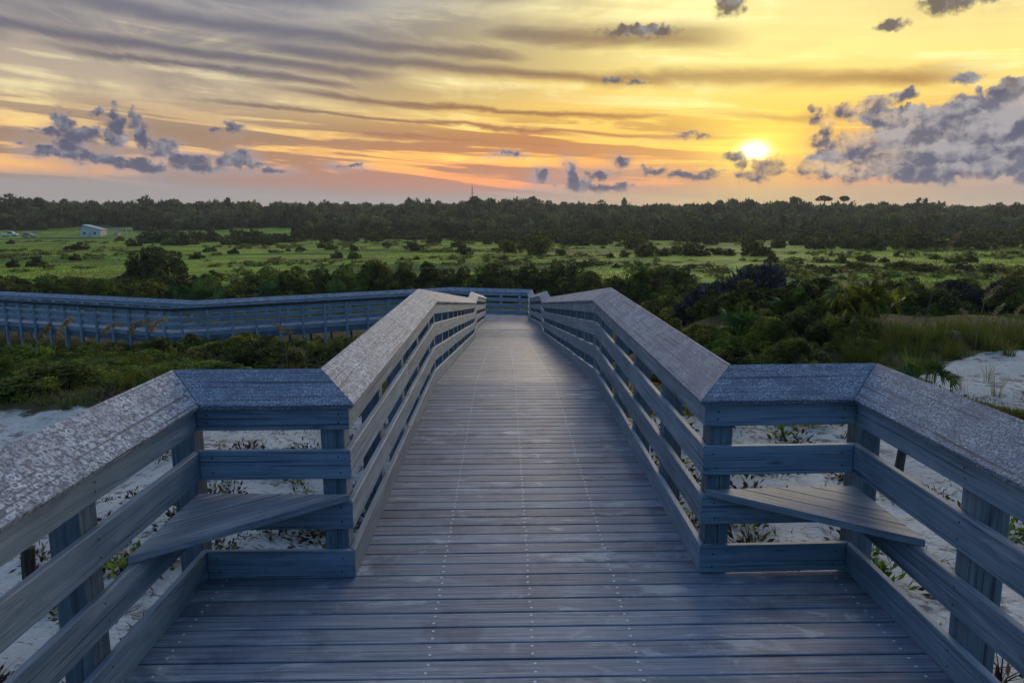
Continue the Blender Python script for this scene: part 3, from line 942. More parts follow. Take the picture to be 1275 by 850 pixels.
# the hollow on the other side
near_bush(50, 440, 70, 22, 'green', 'bright leafy bush by the palmetto below the distant boardwalk', var=0, dist=24)
near_bush(100, 437, 60, 24, 'dark', 'dark bush under the arching green frond', var=1, dist=25)
for i, (px, py, w, h, kd, d, lab) in enumerate([
    (25, 488, 110, 38, 'green', 15.5, 'low green mound of vines on the sand at the picture edge'),
    (120, 485, 90, 34, 'green', 16.5, 'green mound of vines in the middle of the sand slope'),
    (190, 478, 110, 30, 'green', 18.0, 'long green mound of vines ending behind the lichen-ringed railing cap'),
    (80, 470, 60, 22, 'olive', 18.5, 'olive mound between the palmetto and the green vines'),
    (160, 440, 80, 26, 'olive', 23, 'low olive thicket under the leaning sea oats'),
    (235, 438, 90, 30, 'olive', 24, 'low olive thicket beyond the landing railing'),
    (300, 436, 80, 34, 'dark', 25, 'dark thicket in the hollow below the distant boardwalk'),
    (350, 434, 80, 38, 'dark', 26, 'darkest thicket in the hollow beside the walkway'),
    (410, 425, 80, 38, 'dark', 27, 'dark thicket just outside the left walkway railing'),
    (455, 412, 60, 26, 'dark', 30, 'dark thicket at the foot of the left ramp railing'),
    (20, 430, 70, 16, 'olive', 27, 'flat olive thicket under the far end of the distant boardwalk'),
    (330, 520, 90, 30, 'green', 12.5, 'green mound seen between the boards under the landing cap'),
]):
    near_bush(px, py, w, h, kd, lab, var=i, dist=d, name='vine_mound' if 'mound' in lab else 'shrub')


# palmettos
def palmetto_mesh(seed, fans=14):
    rr = random.Random(seed); V = []; F = []
    for k in range(fans):
        t = rr.uniform(0, 2 * math.pi); lean = rr.uniform(0.15, 1.15)
        l = rr.uniform(0.45, 0.8)
        d = Vector((math.cos(t) * math.sin(lean), math.sin(t) * math.sin(lean), math.cos(lean)))
        tip = d * l
        s = d.orthogonal().normalized() * 0.008
        i = len(V); V += [tuple(-s), tuple(s), tuple(tip + s * .6), tuple(tip - s * .6)]; F.append([i, i + 1, i + 2, i + 3])
        ax = (d + Vector((0, 0, rr.uniform(-.3, .3)))).normalized()
        side = ax.cross(Vector((rr.uniform(-1, 1), rr.uniform(-1, 1), rr.uniform(-1, 1)))).normalized()
        nrm = ax.cross(side)
        R = rr.uniform(0.35, 0.5)
        for b in range(19):
            th = math.radians(-115 + 230 * b / 18 + rr.uniform(-3, 3))
            bd = (ax * math.cos(th) + side * math.sin(th) + nrm * 0.18).normalized()
            wv = (ax * -math.sin(th) + side * math.cos(th)) * 0.024
            L = R * rr.uniform(.85, 1.1) * (1 - 0.15 * abs(th) / 2)
            mid = tip + bd * L * 0.55; end = tip + bd * L + Vector((0, 0, -0.22 * L))
            i = len(V)
            V += [tuple(tip), tuple(mid + wv), tuple(end), tuple(mid - wv)]; F.append([i, i + 1, i + 2, i + 3])
    return np_mesh('palmetto', np.array(V), np.array(F), LEAF_PALM)


PALM = [palmetto_mesh(s) for s in (1, 2, 3)]
PALM_DRY = palmetto_mesh(5); PALM_DRY.materials.clear(); PALM_DRY.materials.append(LEAF_OLIVE)
for px, py, w, dist, me_, lab in [
    (921, 436, 40, 21, PALM[0], 'bright green palmetto at the foot of the big grey twiggy bush'),
    (990, 408, 34, 25, PALM[1], 'green palmetto half inside the yellow-green leafy bush'),
    (1072, 410, 56, 24, PALM_DRY, 'drooping olive palmetto behind the rail cap, largest of the dune palmettos'),
    (1100, 415, 44, 24, PALM_DRY, 'drooping olive palmetto beside the dune grass'),
    (1040, 425, 40, 21, PALM_DRY, 'faded palmetto with hanging dead leaves in the dark scrub'),
    (40, 452, 36, 21, PALM[2], 'green palmetto below the far end of the distant boardwalk'),
    (1160, 466, 40, 14.5, PALM[2], 'small green palmetto on the edge of the bare sand patch'),
    (150, 430, 24, 26, PALM[0], 'palmetto under the seed heads in front of the distant boardwalk'),
    (345, 378, 30, 54, PALM[1], 'light palmetto among the scrub behind the distant boardwalk'),
    (425, 372, 34, 52, PALM[2], 'pale palmetto showing over the distant railing'),
    (250, 384, 34, 52, PALM[0], 'green palmetto behind the bend of the distant boardwalk'),
]:
    dist = dist * (0.86 if dist < 27 else 1.0)
    d = ray(px, py); f = dist / d[1]; x, y = d[0] * f, dist
    k = dist / F_PX * w / 0.95
    o = put(me_, 'palmetto', (x, y, float(gz(x, y)) + 0.08), (k, k, k * 1.1), random.uniform(0, 6.28))
    tag(o, lab, 'palmetto', 'palmettos on the dunes')


# grass tufts and blades
def blades(base, h, lean, width, seg=3, seed=0):
    """curved tapering blades: base (n,3), h (n,), lean (n,)"""
    r = np.random.default_rng(seed); n = len(base)
    t = r.uniform(0, 2 * np.pi, n); d = np.stack([np.cos(t), np.sin(t), np.zeros(n)], 1)
    t2 = r.uniform(0, 2 * np.pi, n); wv = np.stack([np.cos(t2), np.sin(t2), np.zeros(n)], 1)
    rows = []
    for k in range(seg + 1):
        f = k / seg
        c = base + np.stack([np.zeros(n), np.zeros(n), h * f * (1 - 0.25 * f * lean)], 1) + d * (h * lean * f * f)[:, None]
        ww = (width * (1 - f) ** 0.7 + 0.0005)[:, None] * wv
        rows.append((c - ww, c + ww))
    V = np.stack([np.stack(r_, 1) for r_ in rows], 1).reshape(-1, 3)      # n, seg+1, 2
    i0 = np.arange(n)[:, None] * (2 * (seg + 1))
    F = np.concatenate([np.stack([i0 + 2 * k, i0 + 2 * k + 1, i0 + 2 * k + 3, i0 + 2 * k + 2], 2).reshape(-1, 4) for k in range(seg)])
    return V, F


def tuft_mesh(seed, n=110, h=0.8, r=0.22, lean=0.7, mat=BLADE, w=0.008):
    q = np.random.default_rng(seed)
    a = q.uniform(0, 2 * np.pi, n); rr = r * np.sqrt(q.uniform(0, 1, n))
    V, F = blades(np.stack([rr * np.cos(a), rr * np.sin(a), np.zeros(n) - .02], 1), h * q.uniform(.45, 1.1, n), lean * q.uniform(.2, 1.2, n), w * q.uniform(.6, 1.3, n), 3, seed)
    return np_mesh('grass_tuft', V, F, mat)


TUFT = [tuft_mesh(s) for s in (1, 2, 3)]
TUFT_G = [tuft_mesh(s, 90, 0.7, 0.2, 0.6, LEAF_GREEN) for s in (4, 5)]
SPARSE = [tuft_mesh(s, 16, 0.8, 0.1, 0.45, LEAF_DRY, 0.006) for s in (6, 7)]
TUFTS = []
rt = random.Random(5)
for i in range(70):            # along the crest of the sand patch
    px = 1050 + i * 3.3 + rt.uniform(-4, 4); d = 16.9 + rt.uniform(-1.0, 2.2) - 1.0 * abs(i - 35) / 35
    TUFTS.append((px, d, rt.uniform(.38, .72), rt.choice(TUFT), 'dune grass on the crest above the bare sand patch', 'dune grass tufts above the bare sand patch'))
for i in range(10):
    TUFTS.append((940 + i * 14 + rt.uniform(-6, 6), 20 + rt.uniform(-1, 1.5), rt.uniform(.3, .5), rt.choice(TUFT), 'short grass tuft in front of the dark dune bushes', 'short grass tufts before the dune bushes'))
for px, d, s, me_, lab in [(1142, 14.5, .75, TUFT_G[0], 'green grass clump at the rail end of the bare sand patch'), (1155, 14.2, .6, TUFT_G[1], 'smaller green grass clump beside the rail end of the sand'),
                           (1252, 12.6, .95, SPARSE[0], 'sparse dry grass clump standing on the bare sand patch'), (1208, 12.8, .6, SPARSE[1], 'thin dry stalks on the lower edge of the sand patch'), (1238, 13.4, .7, SPARSE[1], 'thin dry stalks beside the sparse grass clump')]:
    TUFTS.append((px, d, s, me_, lab, None))
for i in range(80):            # fringe of the green mounds on the other dune
    TUFTS.append((rt.uniform(-20, 240), rt.uniform(12.6, 19.5), rt.uniform(.3, .62), rt.choice(TUFT + TUFT_G), 'grass tuft among the green vine mounds', 'grass tufts among the vine mounds'))
for i in range(16):
    TUFTS.append((rt.uniform(160, 430), rt.uniform(21, 27), rt.uniform(.3, .6), rt.choice(TUFT), 'grass tuft in the hollow below the distant boardwalk', 'grass tufts in the hollow'))
for px, d, s, me_, lab, grp in TUFTS:
    v = ray(px, 400); f = d / v[1]; x, y = v[0] * f, d
    o = put(me_, 'grass_tuft', (x, y, float(gz(x, y))), (s, s, s * rt.uniform(.85, 1.2)), rt.uniform(0, 6.28))
    tag(o, lab, 'grass tuft', grp)


# sea oats: stem, leaf and drooping seed head
def sea_oat(px_base, px_head, y_head, dist, label, droop=0.35, fat=1.0):
    v = ray(px_base, 400); f = dist / v[1]; bx, by = v[0] * f, dist
    bz = float(gz(bx, by))
    hv = ray(px_head, y_head); f = dist / hv[1]
    hx, hz = hv[0] * f - bx, EYE + hv[2] * f - bz
    root = empty('sea_oat', (bx, by, bz))
    lean = 1 if hx >= 0 else -1
    L = hz
    def curve(t): return Vector((hx * t ** 1.6, 0.05 * t, hz * t))
    pts = [curve(t) for t in np.linspace(0, 1, 8)]
    mb = MB(); mb.tube(pts, [0.012 - 0.0009 * k for k in range(8)], 5); mb.build('stem', LEAF_DRY, root)
    hl = 0.52 * fat
    C = []; A = []; B = []
    q = np.random.default_rng(int(px_head * 7))
    for k in range(150):
        t = q.uniform(0, 1)
        c = pts[-1] + Vector((lean * hl * t * (0.35 + droop * t), 0, hl * t * (0.9 - 0.9 * droop * t)))
        sp = 0.055 * (1 - 0.6 * t) * fat
        c = c + Vector(q.normal(0, 1, 3) * np.array([sp, sp, sp]) * 0.7)
        dd = Vector((q.normal(0, .5) + lean * .3, q.normal(0, .5), -0.6 + q.normal(0, .5))).normalized()
        C.append(c); A.append(dd * 0.034 * fat); B.append(dd.orthogonal().normalized() * 0.014 * fat)
    V, F = diamonds(np.array(C), np.array(A), np.array(B))
    link(bpy.data.objects.new('seed_head', np_mesh('seed_head', V, F, LEAF_DRY)), root)
    for k in range(4):
        VV, FF = blades(np.array([[0, 0, 0.0]]), np.array([0.5 * L * q.uniform(.6, 1)]), np.array([q.uniform(.4, 1)]), np.array([0.007]), 4, int(q.integers(1e6)))
        link(bpy.data.objects.new('leaf', np_mesh('leaf', VV, FF, BLADE)), root)
    tag(root, label, 'sea oat', 'sea oats on the dunes')


sea_oat(1152, 1184, 312, 18.3, 'tallest sea oat on the dune, its seed head up against the meadow', 0.15, 1.0)
sea_oat(1218, 1228, 378, 16.5, 'sea oat with a pale curved head above the bare sand patch', 0.3)
sea_oat(1212, 1211, 408, 16.8, 'short upright sea oat behind the pale curved one', 0.2)
sea_oat(1232, 1236, 402, 17.2, 'short sea oat beside the pale curved one', 0.2)
sea_oat(1262, 1266, 396, 17.5, 'sea oat by the picture edge above the sand', 0.25, 0.8)
sea_oat(1130, 1136, 405, 18.5, 'slender sea oat left of the tallest one', 0.2, 0.7)
sea_oat(44, 48, 422, 15.5, 'upright sea oat before the far end of the distant boardwalk', 0.2)
sea_oat(60, 72, 412, 15.8, 'sea oat with a loose head beside the upright one, before the distant boardwalk', 0.3)
sea_oat(120, 128, 412, 18, 'sea oat with a dark bent head in front of the boardwalk bend', 0.6)
sea_oat(138, 160, 413, 16, 'sea oat leaning over with a golden head before the boardwalk bend', 0.5, 1.15)
sea_oat(165, 187, 410, 16.3, 'leaning sea oat with a golden head closest to the boardwalk bend', 0.4)
sea_oat(355, 352, 412, 23, 'pale sea oat in the dark hollow beside the walkway', 0.4)
sea_oat(368, 364, 416, 23.4, 'second pale sea oat in the dark hollow, nearer the walkway', 0.6)
sea_oat(378, 376, 438, 22, 'short sea oat low in the dark hollow by the rail cap', 0.7, 0.8)

# small plants on the sand round the landing
WEED = []
for s in range(4):
    q = np.random.default_rng(90 + s); n = 46
    d = q.normal(0, 1, (n, 3)); d[:, 2] = np.abs(d[:, 2]) * .7; d /= np.linalg.norm(d, axis=1, keepdims=True)
    rr = q.uniform(.25, 1, n)[:, None]
    c = d * rr * np.array([1, 1, .8])
    rng = q
    a_, b_ = rot_frames(n, d, .5)
    V, F = diamonds(c, a_ * .15, b_ * .06)
    V2, F2 = blades(np.zeros((14, 3)), q.uniform(.5, 1, 14), q.uniform(.3, 1.4, 14), np.full(14, .02), 3, 90 + s)
    V = np.concatenate([V, V2]); F = np.concatenate([F, F2 + 4 * n])
    WEED.append(np_mesh('dune_weed', V, F, LEAF_GREEN if s == 0 else LEAF_OLIVE if s == 1 else LITTER))
rt = random.Random(12); nw = 0
SPOT = [(-1, -1.2, -3.4, 4.9, 8.0, 30), (1, 1.4, 3.9, 4.9, 9.0, 44), (1, 2.45, 3.9, 1.6, 4.4, 16), (-1, -2.3, -3.8, 1.8, 4.4, 12)]
SPOT = [(sd_, rt.uniform(min(a_, b_), max(a_, b_)), rt.uniform(c_, d_)) for sd_, a_, b_, c_, d_, n_ in SPOT for _ in range(n_)]
while nw < 390:
    side = rt.choice((-1, 1)); sure = bool(SPOT)
    x = side * (1.3 + 6.2 * rt.random() ** 1.6) + 0.13; y = rt.uniform(1.6, 12.5)
    if sure: side, x, y = SPOT.pop()
    if LL - .35 < x < LR + .35 and y < YP + .3: continue
    if not sure and vnoise(x * .6, y * .6, 5) < 0.46 - (0.12 if side > 0 else 0): continue
    s = rt.uniform(.09, .30) * (1.25 if side > 0 else 1.0)
    if sure: s = rt.uniform(.16, .36)
    kind = rt.choice((0, 1, 2, 3, 2, 3)) if side < 0 else rt.choice((0, 1, 1, 2, 3))
    o = put(WEED[kind], 'dune_plant', (x, y, float(gz(x, y)) + .01), (s, s, s * rt.uniform(.7, 1.3)), rt.uniform(0, 6.28))
    look = ['small green weed', 'small olive weed', 'small withered brown weed', 'small withered brown weed'][kind]
    wh = 'on the sand outside the left landing railing' if side < 0 and y < YP + 1 else 'on the sand outside the right landing railing' if y < YP + 1 else 'on the sand between the walkway and the vine mounds' if side < 0 else 'on the sand between the walkway and the dune bushes'
    tag(o, f'{look} {wh}', 'weed', f'{look}s {wh}')
    nw += 1
# drifted twigs and stems, too many to count
q = np.random.default_rng(4)
n = 26000
x = q.uniform(-9, 10, n); y = q.uniform(1.5, 13, n)
ok = (fbm(x * .9, y * .9, 55, 4) > .53 - .02 * (x > 0)) & ~((x > LL - .2) & (x < LR + .2) & (y < YP + .2)) & ~((x > XL - .2) & (x < XR + .2))
x, y = x[ok], y[ok]; n = len(x); t = q.uniform(0, np.pi, n); L = .02 + .14 * q.uniform(0, 1, n) ** 2
C = np.stack([x, y, gz(x, y) + .012], 1)
A = np.stack([np.cos(t) * L, np.sin(t) * L, q.normal(0, .02, n)], 1)
B = np.stack([-np.sin(t), np.cos(t), np.zeros(n)], 1) * (.005 + .02 * L)[:, None]
V, F = diamonds(C, A, B)
o = link(bpy.data.objects.new('litter', np_mesh('litter', V, F, LITTER)))
tag(o, 'dry twigs and stems scattered over the sand', None, None, 'stuff')


def grass_field(name, n, box, hmin, hmax, width, mat, label, keep, seed, ex=1.35):
    q = np.random.default_rng(seed)
    yy = box[2] + (box[3] - box[2]) * q.uniform(0, 1, n) ** ex
    xx = q.uniform(-1, 1, n) * (yy * 0.72 + 6)
    k = keep(xx, yy, q)
    xx, yy = xx[k], yy[k]
    h = q.uniform(hmin, hmax, len(xx))
    V, F = blades(np.stack([xx, yy, gz(xx, yy) - .03], 1), h, q.uniform(.1, .8, len(xx)), width * q.uniform(.6, 1.3, len(xx)), 2, seed)
    o = link(bpy.data.objects.new(name, np_mesh(name, V, F, mat)))
    return tag(o, label, None, None, 'stuff')


off_walk = lambda x, y: ~((x > XL - .35) & (x < XR + .35) & (y < 38)) & ~((np.abs(y - 36) < 6.5) & (x < 1.5) & (y > 29.5) & (y < 41))
grass_field('dune_grass', 130000, (0, 0, 11, 50), .06, .24, .010, BLADE_D, 'low wild grass covering the dunes beyond the sand', lambda x, y, q: (sand_mask(x, y) < .35) & off_walk(x, y) & (fbm(x * .4, y * .4, 66, 3) > q.uniform(.25, .5, len(x))), 1, 2.3)
m, g, out = new_mat('meadow_blade')
x_, y_, z_ = g.sep(pos(g))
band = g.noise(g.xyz(x_ * 0.016, y_ * 0.055, 0.0), 1.0, 6, 0.62, 0.5) + (isl_random(g) - 0.5) * 0.18
c = g.ramp(band, [(0.37, (.05, .10, .014, 1)), (0.43, (.13, .23, .020, 1)), (0.50, (.22, .34, .028, 1)), (0.56, (.28, .32, .035, 1)), (0.63, (.11, .11, .028, 1))])
p = g.node('ShaderNodeBsdfDiffuse'); g.put(p.inputs[0], c)
t = g.node('ShaderNodeBsdfTranslucent'); g.put(t.inputs[0], c)
mx = g.node('ShaderNodeMixShader'); mx.inputs[0].default_value = .5
g.t.links.new(p.outputs[0], mx.inputs[1]); g.t.links.new(t.outputs[0], mx.inputs[2]); g.t.links.new(mx.outputs[0], out.inputs[0])
grass_field('meadow_grass', 90000, (0, 0, 62, 250), .10, .30, .05, m, 'tall salt meadow grass', lambda x, y, q: np.ones(len(x), bool), 2)


# low sedge and saltbush seedlings breaking up the meadow, past counting
q = np.random.default_rng(31); Vs = []
_src = []
for me_ in FARB['olive'] + FARB['dark'][:1]:
    V = np.empty(len(me_.vertices) * 3, np.float32); me_.vertices.foreach_get('co', V); _src.append(V.reshape(-1, 4, 3))
cnt = 0
while cnt < 1250:
    y = 66 + 175 * q.uniform(0, 1) ** 1.3; x = q.uniform(-1, 1) * (y * .74 + 4)
    m1 = fbm(x * .035 + 20, y * .10, 91, 4)
    if m1 < .515 + .03 * q.uniform(-1, 1) - (.03 if x > -5 else 0): continue
    V = _src[int(q.integers(len(_src)))]; k0 = int(q.integers(0, len(V) - 60)); V = V[q.integers(0, len(V), 70)]
    c_ = V.mean(1, keepdims=True); V = c_ + (V - c_) * 2.4
    w_ = q.uniform(.5, 2.2); h_ = q.uniform(.25, .9)
    Vs.append((V * np.array([w_, w_ * .8, h_]) + np.array([x, y, float(gz(x, y)) - .05])).reshape(-1, 3)); cnt += 1
V = np.concatenate(Vs)
tag(link(bpy.data.objects.new('sedge', np_mesh('sedge', V, np.arange(len(V)).reshape(-1, 4), LEAF_OLIVE))), 'low olive sedge and seedlings spread in bands over the meadow', None, None, 'stuff')

# ------------------------------------------------------------------ the woods
def crown_cloud(seed, n, leaf):
    """unit tree crown: wide uneven dome"""
    me = bush_mesh('crown', seed, n, leaf, LEAF_FOREST, 8, holes=.22)
    V = np.empty(len(me.vertices) * 3, np.float32); me.vertices.foreach_get('co', V)
    return me, V.reshape(-1, 3)


CR = [crown_cloud(200 + i, 520, .13) for i in range(6)]
q = np.random.default_rng(77)
Vs = []; nf = 0
edge = lambda x: np.where(x < -70, 306, np.where(x < 30, 250, 246)) + 26 * (fbm(x * .02, x * 0 + 3, 5, 3) - .45)
placed = 0
while placed < 2300:
    y = 238 + 480 * q.uniform(0, 1) ** 1.5; x = q.uniform(-1, 1) * (y * .76 + 10)
    if y < edge(x) + (4 if x < -70 else 14): continue
    # leave the yard of the white building open
    if -190 < x < -150 and y < 328: continue
    w = q.uniform(3.4, 7.2) * (1 + .0006 * (y - 240)); h = q.uniform(3.8, 7.4) * (1.0 + .0004 * (y - 240))
    h *= 0.62 + 0.80 * float(vnoise(x * .03, y * .02, 44))
    if y < edge(x) + 30: h *= .75
    _, V = CR[int(q.integers(6))]
    a_ = q.uniform(0, 6.28); ca, sa = math.cos(a_), math.sin(a_)
    W = V * np.array([w, w, h]); W = np.stack([W[:, 0] * ca - W[:, 1] * sa + x, W[:, 0] * sa + W[:, 1] * ca + y, W[:, 2] + float(gz(x, y)) - .3], 1)
    Vs.append(W); placed += 1
V = np.concatenate(Vs)
forest = link(bpy.data.objects.new('forest', np_mesh('forest', V, np.arange(len(V)).reshape(-1, 4), LEAF_FOREST)))
tag(forest, 'dark coastal forest rising to the skyline', None, None, 'stuff')


def trunk_mesh(seed, umbrella):
    rr = random.Random(seed); mb = MB()
    top = .72 if umbrella else .5
    b = rr.uniform(-.1, .1)
    mb.tube([(0, 0, -.05), (b, .02, top * .5), (b * .4, 0, top)], [.055, .04, .028], 6)
    for k in range(6):
        t = rr.uniform(0, 6.28); l = rr.uniform(.3, .65)
        mb.tube([(b * .6, 0, top * rr.uniform(.6, .95)), (math.cos(t) * l * .5, math.sin(t) * l * .5, top + .04), (math.cos(t) * l, math.sin(t) * l, top + rr.uniform(.1, .22))], [.024, .016, .006], 5)
    return mb.mesh('trunk', BARK)


def umbrella_crown(seed, n=900):
    r_ = np.random.default_rng(seed); global rng; rng = r_
    pts = []
    for k in range(6):
        t = r_.uniform(0, 6.28); l = r_.uniform(.1, .62); rad = r_.uniform(.26, .42)
        m_ = n // 6
        d = r_.normal(0, 1, (m_, 3)); d /= np.linalg.norm(d, axis=1, keepdims=True)
        p = d * rad * (1 - r_.uniform(0, .5, m_)[:, None] ** 1.5) * np.array([1, 1, .5]) + np.array([math.cos(t) * l, math.sin(t) * l, r_.uniform(.62, .92)])
        pts.append(p)
    p = np.concatenate(pts)
    a_, b_ = rot_frames(len(p), np.array([[0, 0, .6]]), .8)
    V, F = diamonds(p, a_ * .075, b_ * .045)
    V[:, 2] /= V[:, 2].max()
    return np_mesh('crown', V, F, LEAF_FOREST)


UMB = [(umbrella_crown(300 + i), trunk_mesh(300 + i, True)) for i in range(3)]
OAK = [(bush_mesh('crown', 400 + i, 800, .10, LEAF_FOREST, 9, holes=.25), trunk_mesh(400 + i, False)) for i in range(4)]


def tree(name, px, top_y, w, h, y, protos, label, group, i):
    """a tree whose crown reaches top_y in the picture, standing y metres out"""
    v = ray(px, top_y); f = y / v[1]
    x = v[0] * f; zt = EYE + v[2] * f
    k = f / F_PX * 1.0
    root = empty(name, (x, y, zt - h), random.uniform(0, 6.28))
    c, t = protos[i % len(protos)]
    s = (w * k / 2, w * k / 2, h)
    put(c, 'crown', (0, 0, 0), s, 0, root); put(t, 'trunk', (0, 0, 0), s, 0, root)
    return tag(root, label, 'tree', group)


SKY = [(12, 236, 26, 'spreading tree breaking the skyline at the picture edge'), (41, 241, 18, 'small spreading tree next to the skyline tree at the picture edge'), (184, 239, 20, 'tallest round-topped tree on the skyline behind the white building'),
       (212, 244, 20, 'round-topped tree on the skyline just right of the tallest one'), (268, 245, 10, 'small tree on the skyline above the meadow'), (287, 243, 14, 'flat-topped tree on the skyline above the meadow'), (404, 246, 16, 'low flat-topped tree on the skyline left of the ramp'),
       (515, 244, 12, 'pointed small tree on the skyline left of the radio mast'), (534, 245, 18, 'rounded tree on the skyline left of the radio mast'), (590, 243, 30, 'broad tree on the skyline under the radio mast'), (628, 246, 18, 'rounded tree on the skyline right of the radio mast'), (655, 244, 24, 'broad tree with a ragged top on the skyline above the walkway'),
       (750, 248, 18, 'ragged tree on the skyline above the right walkway railing'), (782, 246, 12, 'leaning tree on the skyline with one branch sticking up'), (908, 248, 12, 'small tree on the skyline below the sun'), (918, 248, 13, 'middle one of three small skyline trees below the sun'), (932, 247, 13, 'small forked tree on the skyline below the sun'),
       (989, 246, 16, 'umbrella-shaped tree standing alone on the skyline right of the sun'), (1028, 245, 22, 'wide umbrella-shaped tree on the skyline, in the cluster of two'), (1052, 246, 18, 'umbrella-shaped tree at the end of the skyline cluster'), (1150, 248, 26, 'broad low tree on the skyline under the big grey cloud')]
for i, (px, ty, w, lab) in enumerate(SKY):
    um = px in (989, 1028, 1052)
    tree('skyline_tree', px, ty, w * (1.25 if um else 1.7), (6.2 if um else 8.0) + (i % 3) * .5, 385 + 11 * (i % 4), UMB if um else OAK, lab, 'trees standing out on the skyline', i)
for i, px in enumerate((48, 60, 72, 84, 96, 150, 163, 176)):
    v = ray(px, 291); yy = 321 + (i * 7) % 11; x = v[0] / v[1] * yy
    root = empty('oak_tree', (x, yy, float(gz(x, yy)) - .1), i * 1.3)
    c, t = OAK[i % 4]; w_, h_ = 4.2 + (i * 3 % 4) * .5, 6.8 + (i * 5 % 4) * .6
    put(c, 'crown', (0, 0, 0), (w_, w_, h_), 0, root); put(t, 'trunk', (0, 0, 0), (w_, w_, h_), 0, root)
    sd_ = 'left' if i < 5 else 'right'
    tag(root, f'dark tree crowding the {sd_} side of the white building', 'tree', f'trees on the {sd_} side of the white building')
# the front row of the wood, where single crowns can be told apart
q = np.random.default_rng(15)
for i in range(110):
    x = -215 + 430 * (i + q.uniform(-.4, .4)) / 109
    y = float(edge(np.array([x]))[0]) + q.uniform(0, 16)
    if -190 < x < -150 and y < 330: y = 332 + q.uniform(0, 6)
    z = float(gz(x, y)); w = q.uniform(3.4, 6.4); h = q.uniform(4.2, 7.6)
    root = empty('oak_tree', (x, y, z - .1), q.uniform(0, 6.28))
    c, t = OAK[int(q.integers(4))]
    put(c, 'crown', (0, 0, 0), (w, w, h), 0, root); put(t, 'trunk', (0, 0, 0), (w, w, h), 0, root)
    wh = 'behind the white building and the cars' if x < -110 else 'above the far boardwalk' if x < -20 else 'above the foot of the ramp' if x < 60 else 'under the setting sun' if x < 120 else 'under the big grey cloud'
    tag(root, f'wind-clipped dark tree at the front of the forest, {wh}', 'tree', f'front trees of the forest {wh}')

# ------------------------------------------------------------------ buildings, cars, mast, stakes
WHITE = plain('white_paint', (.66, .65, .62, 1), .6, .1, .6)
ROOF = plain('pale_roof', (.42, .46, .50, 1), .5, .12, .8)
DARKG = plain('dark_glass', (.02, .025, .03, 1), .15, .1, 1, .6)
RUBBER = plain('rubber', (.02, .02, .02, 1), .8)
MIST = plain('mast_metal', (.10, .09, .09, 1), .6, .1, 1)
GREYP = plain('grey_car_paint', (.30, .33, .36, 1), .35, .05, 1, .6)
DRIFT = wood_mat('driftwood', (.03, .025, .022, 1), (.06, .05, .045, 1), (.10, .085, .075, 1), .5, .85, .2)

hx, hy, hz_, hzc = at(128, 291.5)
house = empty('white_house', (hx - 4.2, hy, hz_ - .1), .12); house.scale = (.8, .8, .8)
mb = MB(); mb.box(-4.3, 4.3, 0, 7, 0, 3.3); mb.poly([(-4.3, 0.001, 3.3), (4.3, 0.001, 3.3), (-3.0, 0.001, 5.3)]); mb.build('wall', WHITE, house)
mb = MB()
for (xa, za, xb, zb) in ((-4.8, 2.95, -3.0, 5.45), (-3.0, 5.45, 4.9, 3.15)):
    mb.prism([(xa, -.5, za), (xb, -.5, zb), (xb, -.5, zb + .18), (xa, -.5, za + .18)], [(xa, 7.4, za), (xb, 7.4, zb), (xb, 7.4, zb + .18), (xa, 7.4, za + .18)])
mb.build('roof', ROOF, house)
for xw in (-2.6, 1.9):
    mb = MB(); mb.box(xw - .5, xw + .5, -.06, -.003, 1.2, 2.2); w_ = mb.build('window', DARKG, house)
    mb = MB(); mb.box(xw - .58, xw + .58, -.09, -.062, 1.08, 1.18); mb.build('sill', WHITE, w_)
mb = MB(); mb.box(-.7, .3, -.05, -.003, 0, 2.1); mb.build('door', ROOF, house)
tag(house, 'white gabled building at the edge of the forest beyond the left meadow', 'house')
car_port = empty('carport', (hx + 5.2, hy + 1, hz_ - .1), .06)
mb = MB(); mb.box(-3.6, 3.4, 0, 5, 2.9, 3.1); mb.build('roof', ROOF, car_port)
for xx in (-3.4, -.2, 3.2):
    for yy in (.2, 4.8):
        mb = MB(); mb.box(xx - .08, xx + .08, yy - .08, yy + .08, 0, 2.9, along='z'); mb.build('post', WHITE, car_port)
mb = MB(); mb.box(-2.6, -.9, 2.6, 4.4, 0, 1.5); mb.build('storage_bin', WHITE, car_port)
tag(car_port, 'open carport with a flat pale roof beside the white gabled building', 'carport')


